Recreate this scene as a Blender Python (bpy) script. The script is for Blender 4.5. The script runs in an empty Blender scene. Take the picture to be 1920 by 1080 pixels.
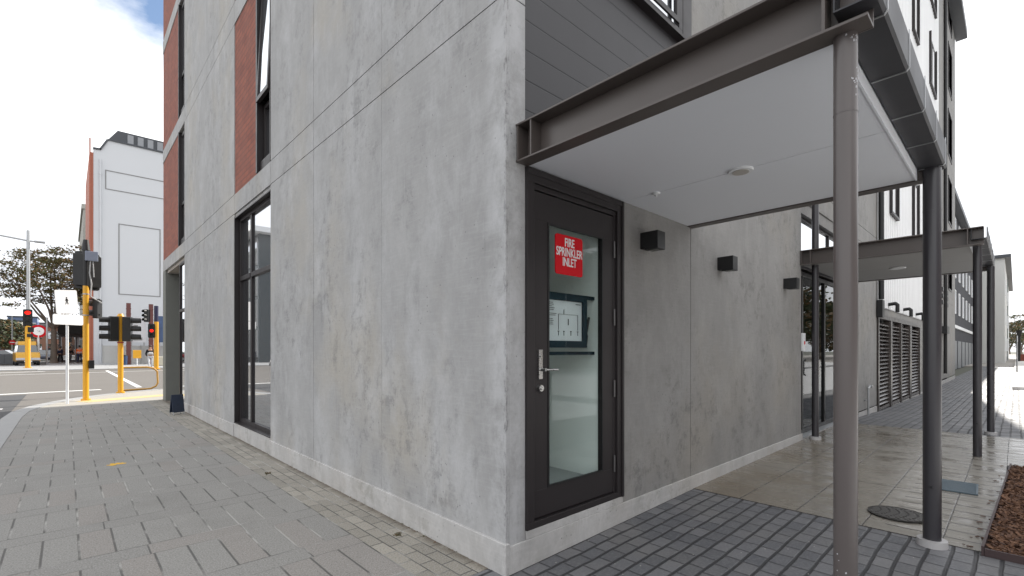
import bpy, bmesh, math, random
from math import sin, cos, pi, radians, atan2, sqrt
from mathutils import Vector, Matrix
random.seed(7)
S = bpy.context.scene
COL = S.collection
# ------------------------------------------------------------------ camera
CX, CY, CZ = -2.018, -2.206, 1.42
YAW = radians(43.2)
cam_d = bpy.data.cameras.new("camera")
cam = bpy.data.objects.new("camera", cam_d); COL.objects.link(cam)
cam.location = (CX, CY, CZ); cam.rotation_euler = (pi/2, 0, -YAW)
cam_d.sensor_width = 36; cam_d.lens = 36*888/1920; cam_d.shift_y = 117/1920
cam_d.clip_start = 0.02; cam_d.clip_end = 3000
S.camera = cam
# ------------------------------------------------------------------ light
SUN_EL = radians(36)
LDX, LDY = -0.994, -0.105
sun_d = bpy.data.lights.new("sun", 'SUN'); sun_d.energy = 4.6; sun_d.angle = radians(0.5); sun_d.color = (1, .95, .87)
sun = bpy.data.objects.new("sun", sun_d); COL.objects.link(sun)
dvec = Vector((LDX*cos(SUN_EL), LDY*cos(SUN_EL), -sin(SUN_EL)))
sun.rotation_euler = dvec.to_track_quat('-Z', 'Y').to_euler(); sun.location = (20, 0, 40)
W = bpy.data.worlds.new("World"); S.world = W; W.use_nodes = True
nt = W.node_tree; nt.nodes.clear()
def wn(t, **k):
    n = nt.nodes.new(t)
    for a, b in k.items(): setattr(n, a, b)
    return n
out = wn('ShaderNodeOutputWorld'); bg = wn('ShaderNodeBackground'); bg.inputs[1].default_value = 0.15
sky = wn('ShaderNodeTexSky', sky_type='NISHITA', sun_disc=False)
sky.sun_elevation = SUN_EL; sky.sun_rotation = atan2(-LDX, -LDY)
tc = wn('ShaderNodeTexCoord')
mp = wn('ShaderNodeMapping'); mp.inputs['Scale'].default_value = (1, 1, 2.2)
nz = wn('ShaderNodeTexNoise'); nz.inputs['Scale'].default_value = 3.2; nz.inputs['Detail'].default_value = 9; nz.inputs['Roughness'].default_value = .58
nt.links.new(tc.outputs['Generated'], mp.inputs[0]); nt.links.new(mp.outputs[0], nz.inputs['Vector'])
# a clear patch of blue high in the north, cloud elsewhere
bd = Vector((sin(YAW)+cos(YAW)*-.66, cos(YAW)+sin(YAW)*.66, .92)).normalized()
sub = wn('ShaderNodeVectorMath', operation='DOT_PRODUCT'); sub.inputs[1].default_value = bd
nrm = wn('ShaderNodeVectorMath', operation='NORMALIZE')
nt.links.new(tc.outputs['Generated'], nrm.inputs[0]); nt.links.new(nrm.outputs[0], sub.inputs[0])
mr = wn('ShaderNodeMapRange'); mr.inputs[1].default_value = .972; mr.inputs[2].default_value = .997; mr.inputs[3].default_value = 0; mr.inputs[4].default_value = .62
nt.links.new(sub.outputs['Value'], mr.inputs[0])
ad = wn('ShaderNodeMath', operation='SUBTRACT'); nt.links.new(nz.outputs['Fac'], ad.inputs[0]); nt.links.new(mr.outputs[0], ad.inputs[1])
cr = wn('ShaderNodeMapRange'); cr.inputs[1].default_value = .06; cr.inputs[2].default_value = .26
nt.links.new(ad.outputs[0], cr.inputs[0])
nz2 = wn('ShaderNodeTexNoise'); nz2.inputs['Scale'].default_value = 2.6; nz2.inputs['Detail'].default_value = 7
nt.links.new(mp.outputs[0], nz2.inputs['Vector'])
cc = wn('ShaderNodeMix', data_type='RGBA'); cc.inputs[6].default_value = (5.2, 5.4, 5.8, 1); cc.inputs[7].default_value = (9.0, 9.05, 9.1, 1)
cm = wn('ShaderNodeMapRange'); cm.inputs[1].default_value = .36; cm.inputs[2].default_value = .6
nt.links.new(nz2.outputs['Fac'], cm.inputs[0]); nt.links.new(cm.outputs[0], cc.inputs[0])
mx = wn('ShaderNodeMix', data_type='RGBA'); nt.links.new(cr.outputs[0], mx.inputs[0]); nt.links.new(sky.outputs[0], mx.inputs[6]); nt.links.new(cc.outputs[2], mx.inputs[7])
nt.links.new(mx.outputs[2], bg.inputs[0]); nt.links.new(bg.outputs[0], out.inputs[0])
S.view_settings.view_transform = 'Standard'; S.view_settings.look = 'None'; S.view_settings.gamma = 1
S.view_settings.exposure = 0.46
S.cycles.max_bounces = 8

# ------------------------------------------------------------------ pixel helpers (1920 x 1080 photo)
def D(px):
    a = (px-960)/888
    return cos(YAW)*a+sin(YAW), cos(YAW)-sin(YAW)*a
def P(px, t):
    dx, dy = D(px); return CX+t*dx, CY+t*dy
def G(px, py, z=0):
    return P(px, 888*(CZ-z)/(py-657))
def face_cam(x, y): return atan2(CX-x, -(CY-y))
# ------------------------------------------------------------------ materials
MATS = {}
class NM:
    def __init__(s, name):
        s.m = bpy.data.materials.new(name); s.m.use_nodes = True; s.t = s.m.node_tree; s.t.nodes.clear()
        s.o = s.n('ShaderNodeOutputMaterial'); s.b = s.n('ShaderNodeBsdfPrincipled'); s.l(s.b.outputs[0], s.o.inputs[0])
        MATS[name] = s.m
    def n(s, t, **k):
        n = s.t.nodes.new(t)
        for a, b in k.items(): setattr(n, a, b)
        return n
    def l(s, a, b): s.t.links.new(a, b)
    def obj(s, scale=(1, 1, 1)):
        if not hasattr(s, 'tc'): s.tc = s.n('ShaderNodeTexCoord')
        m = s.n('ShaderNodeMapping'); m.inputs['Scale'].default_value = scale; s.l(s.tc.outputs['Object'], m.inputs[0]); return m.outputs[0]
    def noise(s, scale, vec=None, detail=4, rough=.55, dist=0):
        n = s.n('ShaderNodeTexNoise'); n.inputs['Scale'].default_value = scale; n.inputs['Detail'].default_value = detail
        n.inputs['Roughness'].default_value = rough; n.inputs['Distortion'].default_value = dist
        s.l(vec if vec is not None else s.obj(), n.inputs['Vector']); return n.outputs['Fac']
    def rng(s, x, a, b, c=0, d=1):
        n = s.n('ShaderNodeMapRange'); s.l(x, n.inputs[0])
        for i, v in zip((1, 2, 3, 4), (a, b, c, d)): n.inputs[i].default_value = v
        return n.outputs[0]
    def mix(s, f, a, b, mode='MIX'):
        n = s.n('ShaderNodeMix', data_type='RGBA', blend_type=mode)
        for i, v in ((0, f), (6, a), (7, b)):
            if isinstance(v, (int, float)): n.inputs[i].default_value = v
            elif isinstance(v, tuple): n.inputs[i].default_value = (*v, 1) if len(v) == 3 else v
            else: s.l(v, n.inputs[i])
        return n.outputs[2]
    def math(s, op, a, b=0.0, c=None):
        n = s.n('ShaderNodeMath', operation=op)
        for i, v in enumerate((a, b) if c is None else (a, b, c)):
            if isinstance(v, (int, float)): n.inputs[i].default_value = v
            else: s.l(v, n.inputs[i])
        return n.outputs[0]
    def sep(s, vec=None):
        n = s.n('ShaderNodeSeparateXYZ'); s.l(vec if vec is not None else s.obj(), n.inputs[0]); return n.outputs
    def comb(s, x=0.0, y=0.0, z=0.0):
        n = s.n('ShaderNodeCombineXYZ')
        for i, v in enumerate((x, y, z)):
            if isinstance(v, (int, float)): n.inputs[i].default_value = v
            else: s.l(v, n.inputs[i])
        return n.outputs[0]
    def white(s, vec):
        n = s.n('ShaderNodeTexWhiteNoise', noise_dimensions='3D'); s.l(vec, n.inputs[0]); return n.outputs[0]
    def col(s, c): 
        if isinstance(c, tuple): s.b.inputs['Base Color'].default_value = (*c, 1)
        else: s.l(c, s.b.inputs['Base Color'])
    def rough(s, r):
        if isinstance(r, (int, float)): s.b.inputs['Roughness'].default_value = r
        else: s.l(r, s.b.inputs['Roughness'])
    def bump(s, h, strength=.3, dist=.01):
        n = s.n('ShaderNodeBump'); n.inputs['Strength'].default_value = strength; n.inputs['Distance'].default_value = dist
        s.l(h, n.inputs['Height']); s.l(n.outputs[0], s.b.inputs['Normal'])

def simple(name, c, r=.5, metal=0, var=.12, scale=6, bump=0, spec=None):
    m = NM(name)
    f = m.noise(scale, detail=5)
    lo = tuple(x*(1-var) for x in c); hi = tuple(min(1, x*(1+var)) for x in c)
    m.col(m.mix(f, lo, hi)); m.rough(m.rng(f, .3, .7, max(.02, r-.06), min(1, r+.06)))
    m.b.inputs['Metallic'].default_value = metal
    if spec is not None: m.b.inputs['Specular IOR Level'].default_value = spec
    if bump: m.bump(m.noise(scale*12), bump, .004)
    return m.m

def concrete(name, base=(.385, .383, .382), warm=(.43, .395, .335), dark=(.17, .17, .17), light=(.565, .57, .585), stain=.8):
    m = NM(name)
    v = m.obj()
    streak = m.noise(1.0, m.obj((1.7, 1.7, .7)), detail=9, rough=.66, dist=.1)
    fine = m.noise(42, m.obj((1, 1, .7)), detail=5, rough=.75)
    board = m.noise(7, m.obj((.6, .6, 9)), detail=4, rough=.65)
    big = m.noise(.8, v, detail=6, rough=.62)
    big2 = m.noise(.62, m.obj((1, 1, .9)), detail=7, rough=.62)
    cloud = m.noise(3.1, m.obj((1, 1, .8)), detail=9, rough=.74, dist=.2)
    c = m.mix(m.rng(streak, .36, .66), tuple(x*.84 for x in base), tuple(min(1, x*1.12) for x in base))
    c = m.mix(m.rng(cloud, .34, .62, .30, 0), c, tuple(x*.62 for x in base))
    c = m.mix(m.rng(big2, .50, .68, 0, .65), c, warm)
    e = m.noise(2.1, m.obj((1, 1, .6)), detail=9, rough=.72, dist=.25)
    c = m.mix(m.rng(e, .48, .70, 0, .5), c, light)
    st = m.noise(5.5, m.obj((1, 1, .8)), detail=10, rough=.82, dist=.1)
    patch = m.rng(big, .44, .56)
    c = m.mix(m.math('MULTIPLY', m.math('MULTIPLY', m.rng(st, .50, .60), patch), stain*.7), c, dark)
    rn = m.noise(1.0, m.obj((16, 16, .7)), detail=6, rough=.7, dist=.3)
    c = m.mix(m.math('MULTIPLY', m.rng(rn, .56, .74, 0, .4), m.rng(m.noise(1.5), .45, .6)), c, dark)
    rl = m.noise(1.0, m.obj((13, 13, 1.6)), detail=4, rough=.6)
    c = m.mix(m.math('MULTIPLY', m.rng(rl, .64, .74, 0, .5), m.rng(m.noise(1.1), .5, .62)), c, light)
    c = m.mix(m.rng(fine, .35, .7, 0, .30), c, tuple(x*.66 for x in base))
    c = m.mix(m.rng(board, .5, .66, 0, .14), c, tuple(x*1.35 for x in base))
    vo = m.n('ShaderNodeTexVoronoi'); vo.inputs['Scale'].default_value = 17; m.l(v, vo.inputs['Vector'])
    hole = m.math('MULTIPLY', m.rng(vo.outputs['Distance'], .06, .13, 1, 0), m.rng(m.noise(1.7), .46, .56))
    sx = m.sep(); cd_ = m.math('ADD', m.math('ABSOLUTE', sx[0]), m.math('ABSOLUTE', sx[1]))
    chipn = m.noise(26, m.obj((1, 1, .35)), detail=6, rough=.8)
    chip = m.math('MULTIPLY', m.rng(cd_, .008, .030, 1, 0), m.rng(chipn, .50, .62))
    c = m.mix(m.math('MULTIPLY', chip, .6), c, (.17, .165, .16))
    c = m.mix(m.math('MULTIPLY', m.rng(cd_, .10, .22, .4, 0), m.rng(cloud, .4, .55)), c, light)
    hole = m.math('MAXIMUM', hole, m.math('MULTIPLY', chip, .9))
    c = m.mix(m.math('MULTIPLY', hole, .6), c, (.1, .1, .1))
    m.col(c); m.rough(m.rng(streak, .3, .7, .62, .85))
    h = m.math('ADD', m.math('MULTIPLY', fine, .5), m.math('SUBTRACT', m.math('MULTIPLY', board, .35), hole))
    m.bump(h, .35, .004)
    return m.m

CONC = concrete('concrete')
CONC2 = concrete('plinth_concrete', base=(.47, .46, .45), warm=(.49, .45, .41), dark=(.27, .26, .23), light=(.62, .615, .61), stain=.9)
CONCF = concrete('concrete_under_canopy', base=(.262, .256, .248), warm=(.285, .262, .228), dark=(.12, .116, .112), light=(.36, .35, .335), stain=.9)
STEEL = simple('brown_grey_steel_paint', (.088, .074, .068), .38, var=.08, scale=3, spec=.5)
POSTN = simple('near_post_brown_grey', (.10, .086, .083), .32, var=.04, scale=1.2, spec=.55)  # near post lighter brown-grey, the other posts darker blue-grey
POSTM = simple('post_blue_grey', (.034, .032, .037), .30, var=.04, scale=1.2, spec=.6)
GUT = simple('gutter_metal', (.032, .032, .037), .5, var=.1, scale=3, spec=.5)
DKAL = simple('dark_aluminium', (.026, .022, .023), .42, var=.12, scale=5, spec=.35)
BLK = simple('black_powder_coat', (.008, .008, .009), .45, var=.2)
SOFF = simple('soffit_board', (.78, .80, .84), .55, var=.035, scale=.9)
GALV = simple('galvanised_steel', (.42, .43, .44), .38, metal=.7, var=.15, scale=14)
CHROME = simple('brushed_steel', (.55, .55, .54), .28, metal=1, var=.1, scale=20)
WHITE = simple('white_paint', (.78, .79, .80), .5, var=.04, scale=3)
LINEW = simple('road_line_paint', (.74, .74, .72), .7, var=.15, scale=30)
LINEY = simple('yellow_line_paint', (.75, .45, .04), .7, var=.15, scale=30)
YEL = simple('yellow_pole_paint', (.72, .36, .02), .38, var=.08, scale=8)
ORANGE = simple('orange_wall', (.36, .12, .075), .7, var=.12, scale=1)
REDP = simple('red_sign_face', (.60, .008, .016), .6, var=.05, scale=4, spec=.15)
GREYB = simple('grey_building_wall', (.33, .32, .29), .8, var=.12, scale=.6)
WB = simple('white_render', (.60, .615, .64), .75, var=.04, scale=.15)
WBD = simple('panel_outline', (.24, .24, .24), .8)
ROOFD = simple('dark_roof_metal', (.06, .065, .075), .5)
KERB = simple('kerb_concrete', (.33, .33, .33), .85, var=.15, scale=5, bump=.3)
TACT = simple('tactile_paving', (.62, .50, .27), .85, var=.12, scale=6, bump=.3)
BRNPOST = simple('rust_red_steel', (.13, .045, .04), .6)
COR = simple('corten_planter', (.20, .055, .035), .8, var=.3, scale=5)
DKWALL = simple('dark_render', (.028, .029, .038), .8, var=.1, scale=1)
LIGHTB = simple('pale_wall', (.62, .62, .60), .8, var=.06, scale=.5)
BROWNI = simple('interior_timber', (.26, .10, .055), .5, var=.2, scale=3)
ROOMW = simple('interior_wall', (.86, .88, .86), .7, var=.02, scale=1)
ROOMF = simple('interior_floor', (.36, .37, .37), .7)
TYRE = simple('rubber', (.02, .02, .02), .8)
SKIN = simple('skin', (.42, .24, .17), .6)
GLASSD = simple('signal_lens_dark', (.03, .035, .03), .15)
POSTERW = simple('poster_white', (.66, .67, .70), .5)
POSTERB = simple('poster_blue', (.06, .10, .20), .5, var=.6, scale=2)
TEALF = simple('blue_grey_frame', (.018, .034, .045), .85, spec=.1)
BARKT = simple('tree_bark', (.20, .165, .135), .9, var=.3, scale=6, bump=.5)

def corr():
    m = NM('white_corrugated_steel'); f = m.noise(2, m.obj((1, 1, .2)))
    m.col(m.mix(f, (.70, .70, .70), (.84, .84, .84))); m.rough(.4); return m.m
CORR = corr()
def brickm():
    m = NM('red_brick'); s = m.sep()
    b = m.n('ShaderNodeTexBrick'); b.offset = .5
    m.l(m.comb(m.math('ADD', s[0], s[1]), s[2]), b.inputs['Vector'])
    b.inputs['Scale'].default_value = 1; b.inputs['Brick Width'].default_value = .24; b.inputs['Row Height'].default_value = .086
    b.inputs['Mortar Size'].default_value = .007; b.inputs['Mortar Smooth'].default_value = .2; b.inputs['Bias'].default_value = 0
    b.inputs['Color1'].default_value = (.30, .090, .056, 1); b.inputs['Color2'].default_value = (.21, .064, .044, 1); b.inputs['Mortar'].default_value = (.13, .055, .045, 1)
    m.col(m.mix(m.rng(m.noise(2.5, detail=6), .35, .7, 0, .45), b.outputs['Color'], (.30, .12, .085))); m.rough(.85)
    m.bump(m.math('MULTIPLY', b.outputs['Fac'], -1), .6, .006); return m.m
BRICK = brickm()
def glassm(name, tint, refl, base=None):
    m = NM(name); t = m.n('ShaderNodeBsdfTransparent'); t.inputs[0].default_value = (*tint, 1)
    g = m.n('ShaderNodeBsdfGlossy'); g.inputs['Roughness'].default_value = .012; g.inputs[0].default_value = (.95, .97, 1, 1)
    lw = m.n('ShaderNodeFresnel'); lw.inputs[0].default_value = 1.32 if name in ('clear_glass', 'entrance_glass') else 1.5
    gm = m.n('ShaderNodeNewGeometry'); f = m.math('MULTIPLY', m.math('ADD', lw.outputs[0], refl), m.math('SUBTRACT', 1.0, gm.outputs['Backfacing']))
    x = m.n('ShaderNodeMixShader'); m.l(f, x.inputs[0]); m.l(g.outputs[0], x.inputs[2])
    if base is None: m.l(t.outputs[0], x.inputs[1])
    else: m.b.inputs['Base Color'].default_value = (*base, 1); m.b.inputs['Roughness'].default_value = .3; m.l(m.b.outputs[0], x.inputs[1])
    m.l(x.outputs[0], m.o.inputs[0]); return m.m
GLASS = glassm('clear_glass', (.93, .965, .955), .015)
GLASSW = glassm('window_glass', (1, 1, 1), .42, base=(.015, .017, .02))
GLASSE = glassm('entrance_glass', (.40, .42, .42), .0)
GLASSS = glassm('sky_window_glass', (1, 1, 1), .55, base=(.03, .04, .05))

def joint_lines(m, x, per, w, off=0.0):
    # 1 at a joint, 0 on the paver
    fr = m.math('FRACT', m.math('DIVIDE', m.math('SUBTRACT', x, off), per))
    d = m.math('MULTIPLY', m.math('MINIMUM', fr, m.math('SUBTRACT', 1.0, fr)), per)
    return m.rng(d, w*.5, w*1.1, 1, 0)
def cell(m, x, per, off=0.0): return m.math('FLOOR', m.math('DIVIDE', m.math('SUBTRACT', x, off), per))
def paving_left():
    m = NM('footpath_pavers'); s = m.sep(); X, Y = s[0], s[1]
    wob = m.math('MULTIPLY', m.math('SUBTRACT', m.noise(1.3), .5), .02)
    # large pavers
    yy = m.math('ADD', Y, wob)
    row = cell(m, yy, .825, 2.75); fy = m.math('MULTIPLY', m.math('FRACT', m.math('DIVIDE', m.math('SUBTRACT', yy, 2.75), .825)), .825)
    band = m.math('LESS_THAN', fy, .215)
    jx1 = joint_lines(m, X, .192, .008, -.42); 
    xs = m.math('ADD', X, m.math('MULTIPLY', row, .21)); jx2 = joint_lines(m, xs, .6, .006)
    jy = m.math('MAXIMUM', m.rng(fy, .002, .009, 1, 0), m.rng(m.math('ABSOLUTE', m.math('SUBTRACT', fy, .215)), .002, .008, 1, 0))
    jx = m.mix(band, jx1, jx2)
    id1 = m.white(m.comb(cell(m, X, .192, -.42), row, 1.0)); id2 = m.white(m.comb(cell(m, xs, .6), row, 5.0))
    idb = m.mix(band, id1, id2)
    jl = m.math('MAXIMUM', m.math('MULTIPLY', jx, .85), m.math('MULTIPLY', jy, .75))
    # border pavers by the wall
    bor = m.math('GREATER_THAN', X, -.42)
    by = m.math('ADD', Y, m.math('MULTIPLY', m.math('MODULO', cell(m, X, .105, -.42), 2.0), .1))
    jb = m.math('MAXIMUM', joint_lines(m, X, .105, .0055, -.42), joint_lines(m, by, .2, .0055))
    idc = m.white(m.comb(cell(m, X, .105, -.42), cell(m, by, .2), 9.0))
    J = m.mix(bor, jl, jb); ID = m.mix(bor, idb, idc)
    base = m.mix(m.rng(ID, 0, 1), (.215, .206, .193), (.250, .240, .224))
    pin = m.mix(m.math('GREATER_THAN', ID, .8), base, (.24, .218, .20))
    bb = m.mix(m.rng(ID, 0, 1), (.21, .19, .155), (.33, .30, .25))
    c = m.mix(bor, pin, bb)
    sp = m.noise(105, detail=3); c = m.mix(m.rng(sp, .44, .66, 0, .7), c, (.37, .37, .355))
    c = m.mix(m.rng(m.noise(75, detail=3), .55, .68, 0, .6), c, (.09, .09, .09))
    dirt = m.noise(1.1, detail=7, rough=.65); c = m.mix(m.rng(dirt, .5, .75, 0, .4), c, (.145, .14, .13))
    jc = m.mix(m.rng(m.noise(1.6), .47, .58), (.075, .072, .068), (.36, .35, .33))
    c = m.mix(J, c, jc)
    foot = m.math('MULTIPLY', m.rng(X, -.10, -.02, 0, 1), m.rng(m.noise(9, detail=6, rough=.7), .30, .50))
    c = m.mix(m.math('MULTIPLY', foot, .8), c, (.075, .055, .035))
    spot = m.n('ShaderNodeTexVoronoi'); spot.inputs['Scale'].default_value = 2.2; m.l(m.obj(), spot.inputs['Vector'])
    c = m.mix(m.rng(spot.outputs['Distance'], .02, .035, .5, 0), c, (.09, .09, .085))
    m.col(c); m.rough(.82); m.bump(m.math('SUBTRACT', m.math('MULTIPLY', sp, .25), J), .5, .005); return m.m
def paving_dark():
    m = NM('dark_cobble_pavers'); s = m.sep(); w = m.noise(3, detail=3)
    X = m.math('ADD', s[0], m.math('MULTIPLY', w, .035)); Y = m.math('ADD', s[1], m.math('MULTIPLY', m.noise(2.3), .03))
    row = cell(m, Y, .118); xs = m.math('ADD', X, m.math('MULTIPLY', m.white(m.comb(row, 3.0, 1.0)), .15))
    J = m.math('MAXIMUM', joint_lines(m, Y, .118, .013), m.math('MULTIPLY', joint_lines(m, xs, .165, .009), .8))
    ID = m.white(m.comb(cell(m, xs, .165), row, 2.0))
    c = m.mix(ID, (.085, .088, .098), (.15, .15, .158))
    c = m.mix(m.rng(m.noise(60, detail=4), .45, .75, 0, .5), c, (.21, .21, .215))
    c = m.mix(m.rng(m.noise(1.4, detail=6), .5, .7, 0, .35), c, (.19, .18, .165))
    vo = m.n('ShaderNodeTexVoronoi'); vo.inputs['Scale'].default_value = 9; m.l(m.obj(), vo.inputs['Vector'])
    c = m.mix(J, c, (.032, .032, .035))
    c = m.mix(m.rng(vo.outputs['Distance'], .035, .05, .8, 0), c, (.5, .48, .44))
    m.col(c); m.rough(m.rng(m.noise(4), .35, .65, .48, .75)); m.bump(m.math('SUBTRACT', m.math('MULTIPLY', m.noise(60, detail=4), .3), J), .8, .008); return m.m
def slabm():
    m = NM('wet_concrete_slab'); s = m.sep(); X, Y = s[0], s[1]
    J = m.math('MAXIMUM', joint_lines(m, Y, .46, .006, -.92), joint_lines(m, X, 1.46, .006, 2.5))
    outer = m.math('LESS_THAN', Y, -1.50)
    J2 = joint_lines(m, m.math('ADD', X, m.math('MULTIPLY', m.noise(2), .05)), .2, .012, 2.5)
    J = m.math('MAXIMUM', J, m.math('MULTIPLY', outer, J2))
    n1 = m.noise(1.0, m.obj((5, .8, 1)), detail=7, rough=.65); n2 = m.noise(1.2, detail=6)
    warm = m.rng(Y, -1.5, 0, 0, 1)
    c = m.mix(n1, (.165, .152, .13), (.27, .248, .215)); c = m.mix(m.math('MULTIPLY', warm, m.rng(n2, .3, .6)), c, (.15, .118, .08))
    c = m.mix(m.rng(m.noise(30, detail=5), .4, .7, 0, .3), c, (.16, .15, .13))
    c = m.mix(J, c, (.06, .055, .05)); m.col(c)
    m.rough(m.rng(m.noise(2.2, m.obj((2.5, 1, 1)), detail=6), .38, .62, .12, .40))
    m.bump(m.math('SUBTRACT', m.math('ADD', m.math('MULTIPLY', m.noise(8, m.obj((3, .6, 1)), detail=4), .9), m.math('MULTIPLY', m.noise(50), .1)), J), .35, .006); return m.m
def asphalt(name, a, b):
    m = NM(name); f = m.noise(90, detail=3); g = m.noise(.35, detail=7, rough=.6)
    c = m.mix(g, a, b); c = m.mix(m.rng(f, .45, .7, 0, .4), c, tuple(x*1.7 for x in b)); m.col(c); m.rough(.85); m.bump(f, .4, .004); return m.m
def grassm():
    m = NM('ground_surface'); m.col(m.mix(m.noise(.05, detail=8), (.08, .085, .06), (.13, .13, .11))); m.rough(.95); return m.m
def boards():
    m = NM('grey_cladding_boards'); s = m.sep()
    J = joint_lines(m, s[2], .2, .006, 3.42)
    f = m.noise(1.5, m.obj((3, 1, 1)))
    m.col(m.mix(J, m.mix(f, (.030, .028, .031), (.039, .037, .041)), (.018, .018, .02))); m.rough(.5); m.bump(m.math('MULTIPLY', J, -1), .5, .006); return m.m
def leafm(name, a, b, c):
    m = NM(name); g = m.n('ShaderNodeNewGeometry'); r = g.outputs['Random Per Island']
    k = m.mix(m.rng(r, 0, .6), a, b); k = m.mix(m.math('GREATER_THAN', r, .72), k, c)
    m.col(k); m.rough(.7); return m.m
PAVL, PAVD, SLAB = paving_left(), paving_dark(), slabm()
ASPH = asphalt('asphalt', (.115, .105, .095), (.15, .138, .125)); ASPHD = asphalt('asphalt_shaded', (.05, .05, .052), (.07, .07, .072))
ASPHL = asphalt('asphalt_pale', (.27, .25, .23), (.34, .32, .29))
GRND = grassm(); BOARD = boards()
LEAF1 = leafm('autumn_leaves', (.085, .095, .035), (.15, .14, .06), (.24, .15, .06))
LEAF2 = leafm('far_leaves', (.03, .045, .018), (.07, .085, .035), (.15, .09, .03))
def emis(name, c, s):
    m = NM(name); m.b.inputs['Emission Color'].default_value = (*c, 1); m.b.inputs['Emission Strength'].default_value = s; m.col(tuple(x*.3 for x in c)); return m.m
REDL = emis('lit_red_lens', (1, .012, .006), 1.7)
CARG = glassm('car_glass', (1, 1, 1), .05, base=(.02, .025, .03))

# ------------------------------------------------------------------ mesh builder
class MB:
    def __init__(s): s.v, s.f, s.sm = [], [], []
    def add(s, vs, fs, smooth=False):
        o = len(s.v); s.v += [tuple(v) for v in vs]
        for f in fs: s.f.append([i+o for i in f]); s.sm.append(smooth)
    def box(s, x0, x1, y0, y1, z0, z1, M=None):
        vs = [(x, y, z) for x in (x0, x1) for y in (y0, y1) for z in (z0, z1)]
        if M is not None: vs = [M @ Vector(v) for v in vs]
        s.add(vs, [(0, 1, 3, 2), (4, 6, 7, 5), (0, 4, 5, 1), (2, 3, 7, 6), (0, 2, 6, 4), (1, 5, 7, 3)]); return s
    def cyl(s, p0, p1, r0, r1=None, n=16, caps=True, smooth=True):
        r1 = r0 if r1 is None else r1
        p0, p1 = Vector(p0), Vector(p1); d = (p1-p0).normalized(); a = d.orthogonal().normalized(); b = d.cross(a)
        vs = [p + (a*cos(2*pi*i/n)+b*sin(2*pi*i/n))*r for p, r in ((p0, r0), (p1, r1)) for i in range(n)]
        s.add(vs, [(i, (i+1) % n, n+(i+1) % n, n+i) for i in range(n)], smooth)
        if caps: s.add(vs, [tuple(range(n-1, -1, -1)), tuple(range(n, 2*n))])
        return s
    def tube(s, pts, r, n=10):
        for a, b in zip(pts, pts[1:]): s.cyl(a, b, r, n=n)
        for p in pts[1:-1]: s.ball(p, r*1.0, n)
        return s
    def ball(s, c, r, n=10, sc=(1, 1, 1)):
        m = n//2; vs = []
        for j in range(1, m):
            for i in range(n):
                th, ph = pi*j/m, 2*pi*i/n
                vs.append((c[0]+r*sc[0]*sin(th)*cos(ph), c[1]+r*sc[1]*sin(th)*sin(ph), c[2]+r*sc[2]*cos(th)))
        vs += [(c[0], c[1], c[2]+r*sc[2]), (c[0], c[1], c[2]-r*sc[2])]; k = len(vs)
        fs = [(j*n+i, (j+1)*n+i, (j+1)*n+(i+1) % n, j*n+(i+1) % n) for j in range(m-2) for i in range(n)]
        fs += [(k-2, i, (i+1) % n) for i in range(n)] + [(k-1, (m-2)*n+(i+1) % n, (m-2)*n+i) for i in range(n)]
        s.add(vs, fs, True); return s
    def prism(s, poly, fn, d0, d1):
        n = len(poly); vs = [fn(a, b, d) for d in (d0, d1) for a, b in poly]
        s.add(vs, [tuple(range(n-1, -1, -1)), tuple(range(n, 2*n))] + [(i, (i+1) % n, n+(i+1) % n, n+i) for i in range(n)]); return s
    def build(s, name, mat, parent=None, bevel=0, loc=None, rz=0):
        me = bpy.data.meshes.new(name); me.from_pydata(s.v, [], s.f); me.update()
        bm = bmesh.new(); bm.from_mesh(me); 
        bmesh.ops.recalc_face_normals(bm, faces=bm.faces[:])
        bm.to_mesh(me); bm.free()
        for p, k in zip(me.polygons, s.sm): p.use_smooth = k
        me.materials.append(mat)
        o = bpy.data.objects.new(name, me); COL.objects.link(o)
        if parent is not None: o.parent = parent
        if loc is not None: o.location = loc
        if rz: o.rotation_euler.z = rz
        if bevel:
            b = o.modifiers.new('bevel', 'BEVEL'); b.width = bevel; b.segments = 2; b.limit_method = 'ANGLE'; b.angle_limit = radians(50)
        return o
def tag(o, label=None, cat=None, group=None, kind=None):
    if label: o['label'] = label
    if cat: o['category'] = cat
    if group: o['group'] = group
    if kind: o['kind'] = kind
    return o
def thing(name, label, cat, loc=(0, 0, 0), rz=0, group=None):
    o = bpy.data.objects.new(name, None); COL.objects.link(o); o.location = loc; o.rotation_euler.z = rz
    o.empty_display_size = .2
    return tag(o, label, cat, group)
def copy_tree(o, parent=None):
    c = o.copy(); COL.objects.link(c); c.parent = parent
    for ch in list(o.children): copy_tree(ch, c)
    return c
def text_mesh(name, body, size, mat, parent, M, ext=.001, bold=0.0, spacing=1.0, line=.95, sx=1.0):
    cu = bpy.data.curves.new(name, 'FONT'); cu.body = body; cu.size = size; cu.extrude = ext; cu.align_x = 'CENTER'; cu.align_y = 'CENTER'
    cu.offset = bold; cu.space_line = line; cu.space_character = spacing
    t = bpy.data.objects.new(name+'_tmp', cu); COL.objects.link(t)
    dg = bpy.context.evaluated_depsgraph_get(); me = bpy.data.meshes.new_from_object(t.evaluated_get(dg))
    bpy.data.objects.remove(t); me.transform(M @ Matrix.Diagonal((sx, 1, 1, 1))); me.name = name
    me.materials.clear(); me.materials.append(mat)
    o = bpy.data.objects.new(name, me); COL.objects.link(o); o.parent = parent; return o
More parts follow.
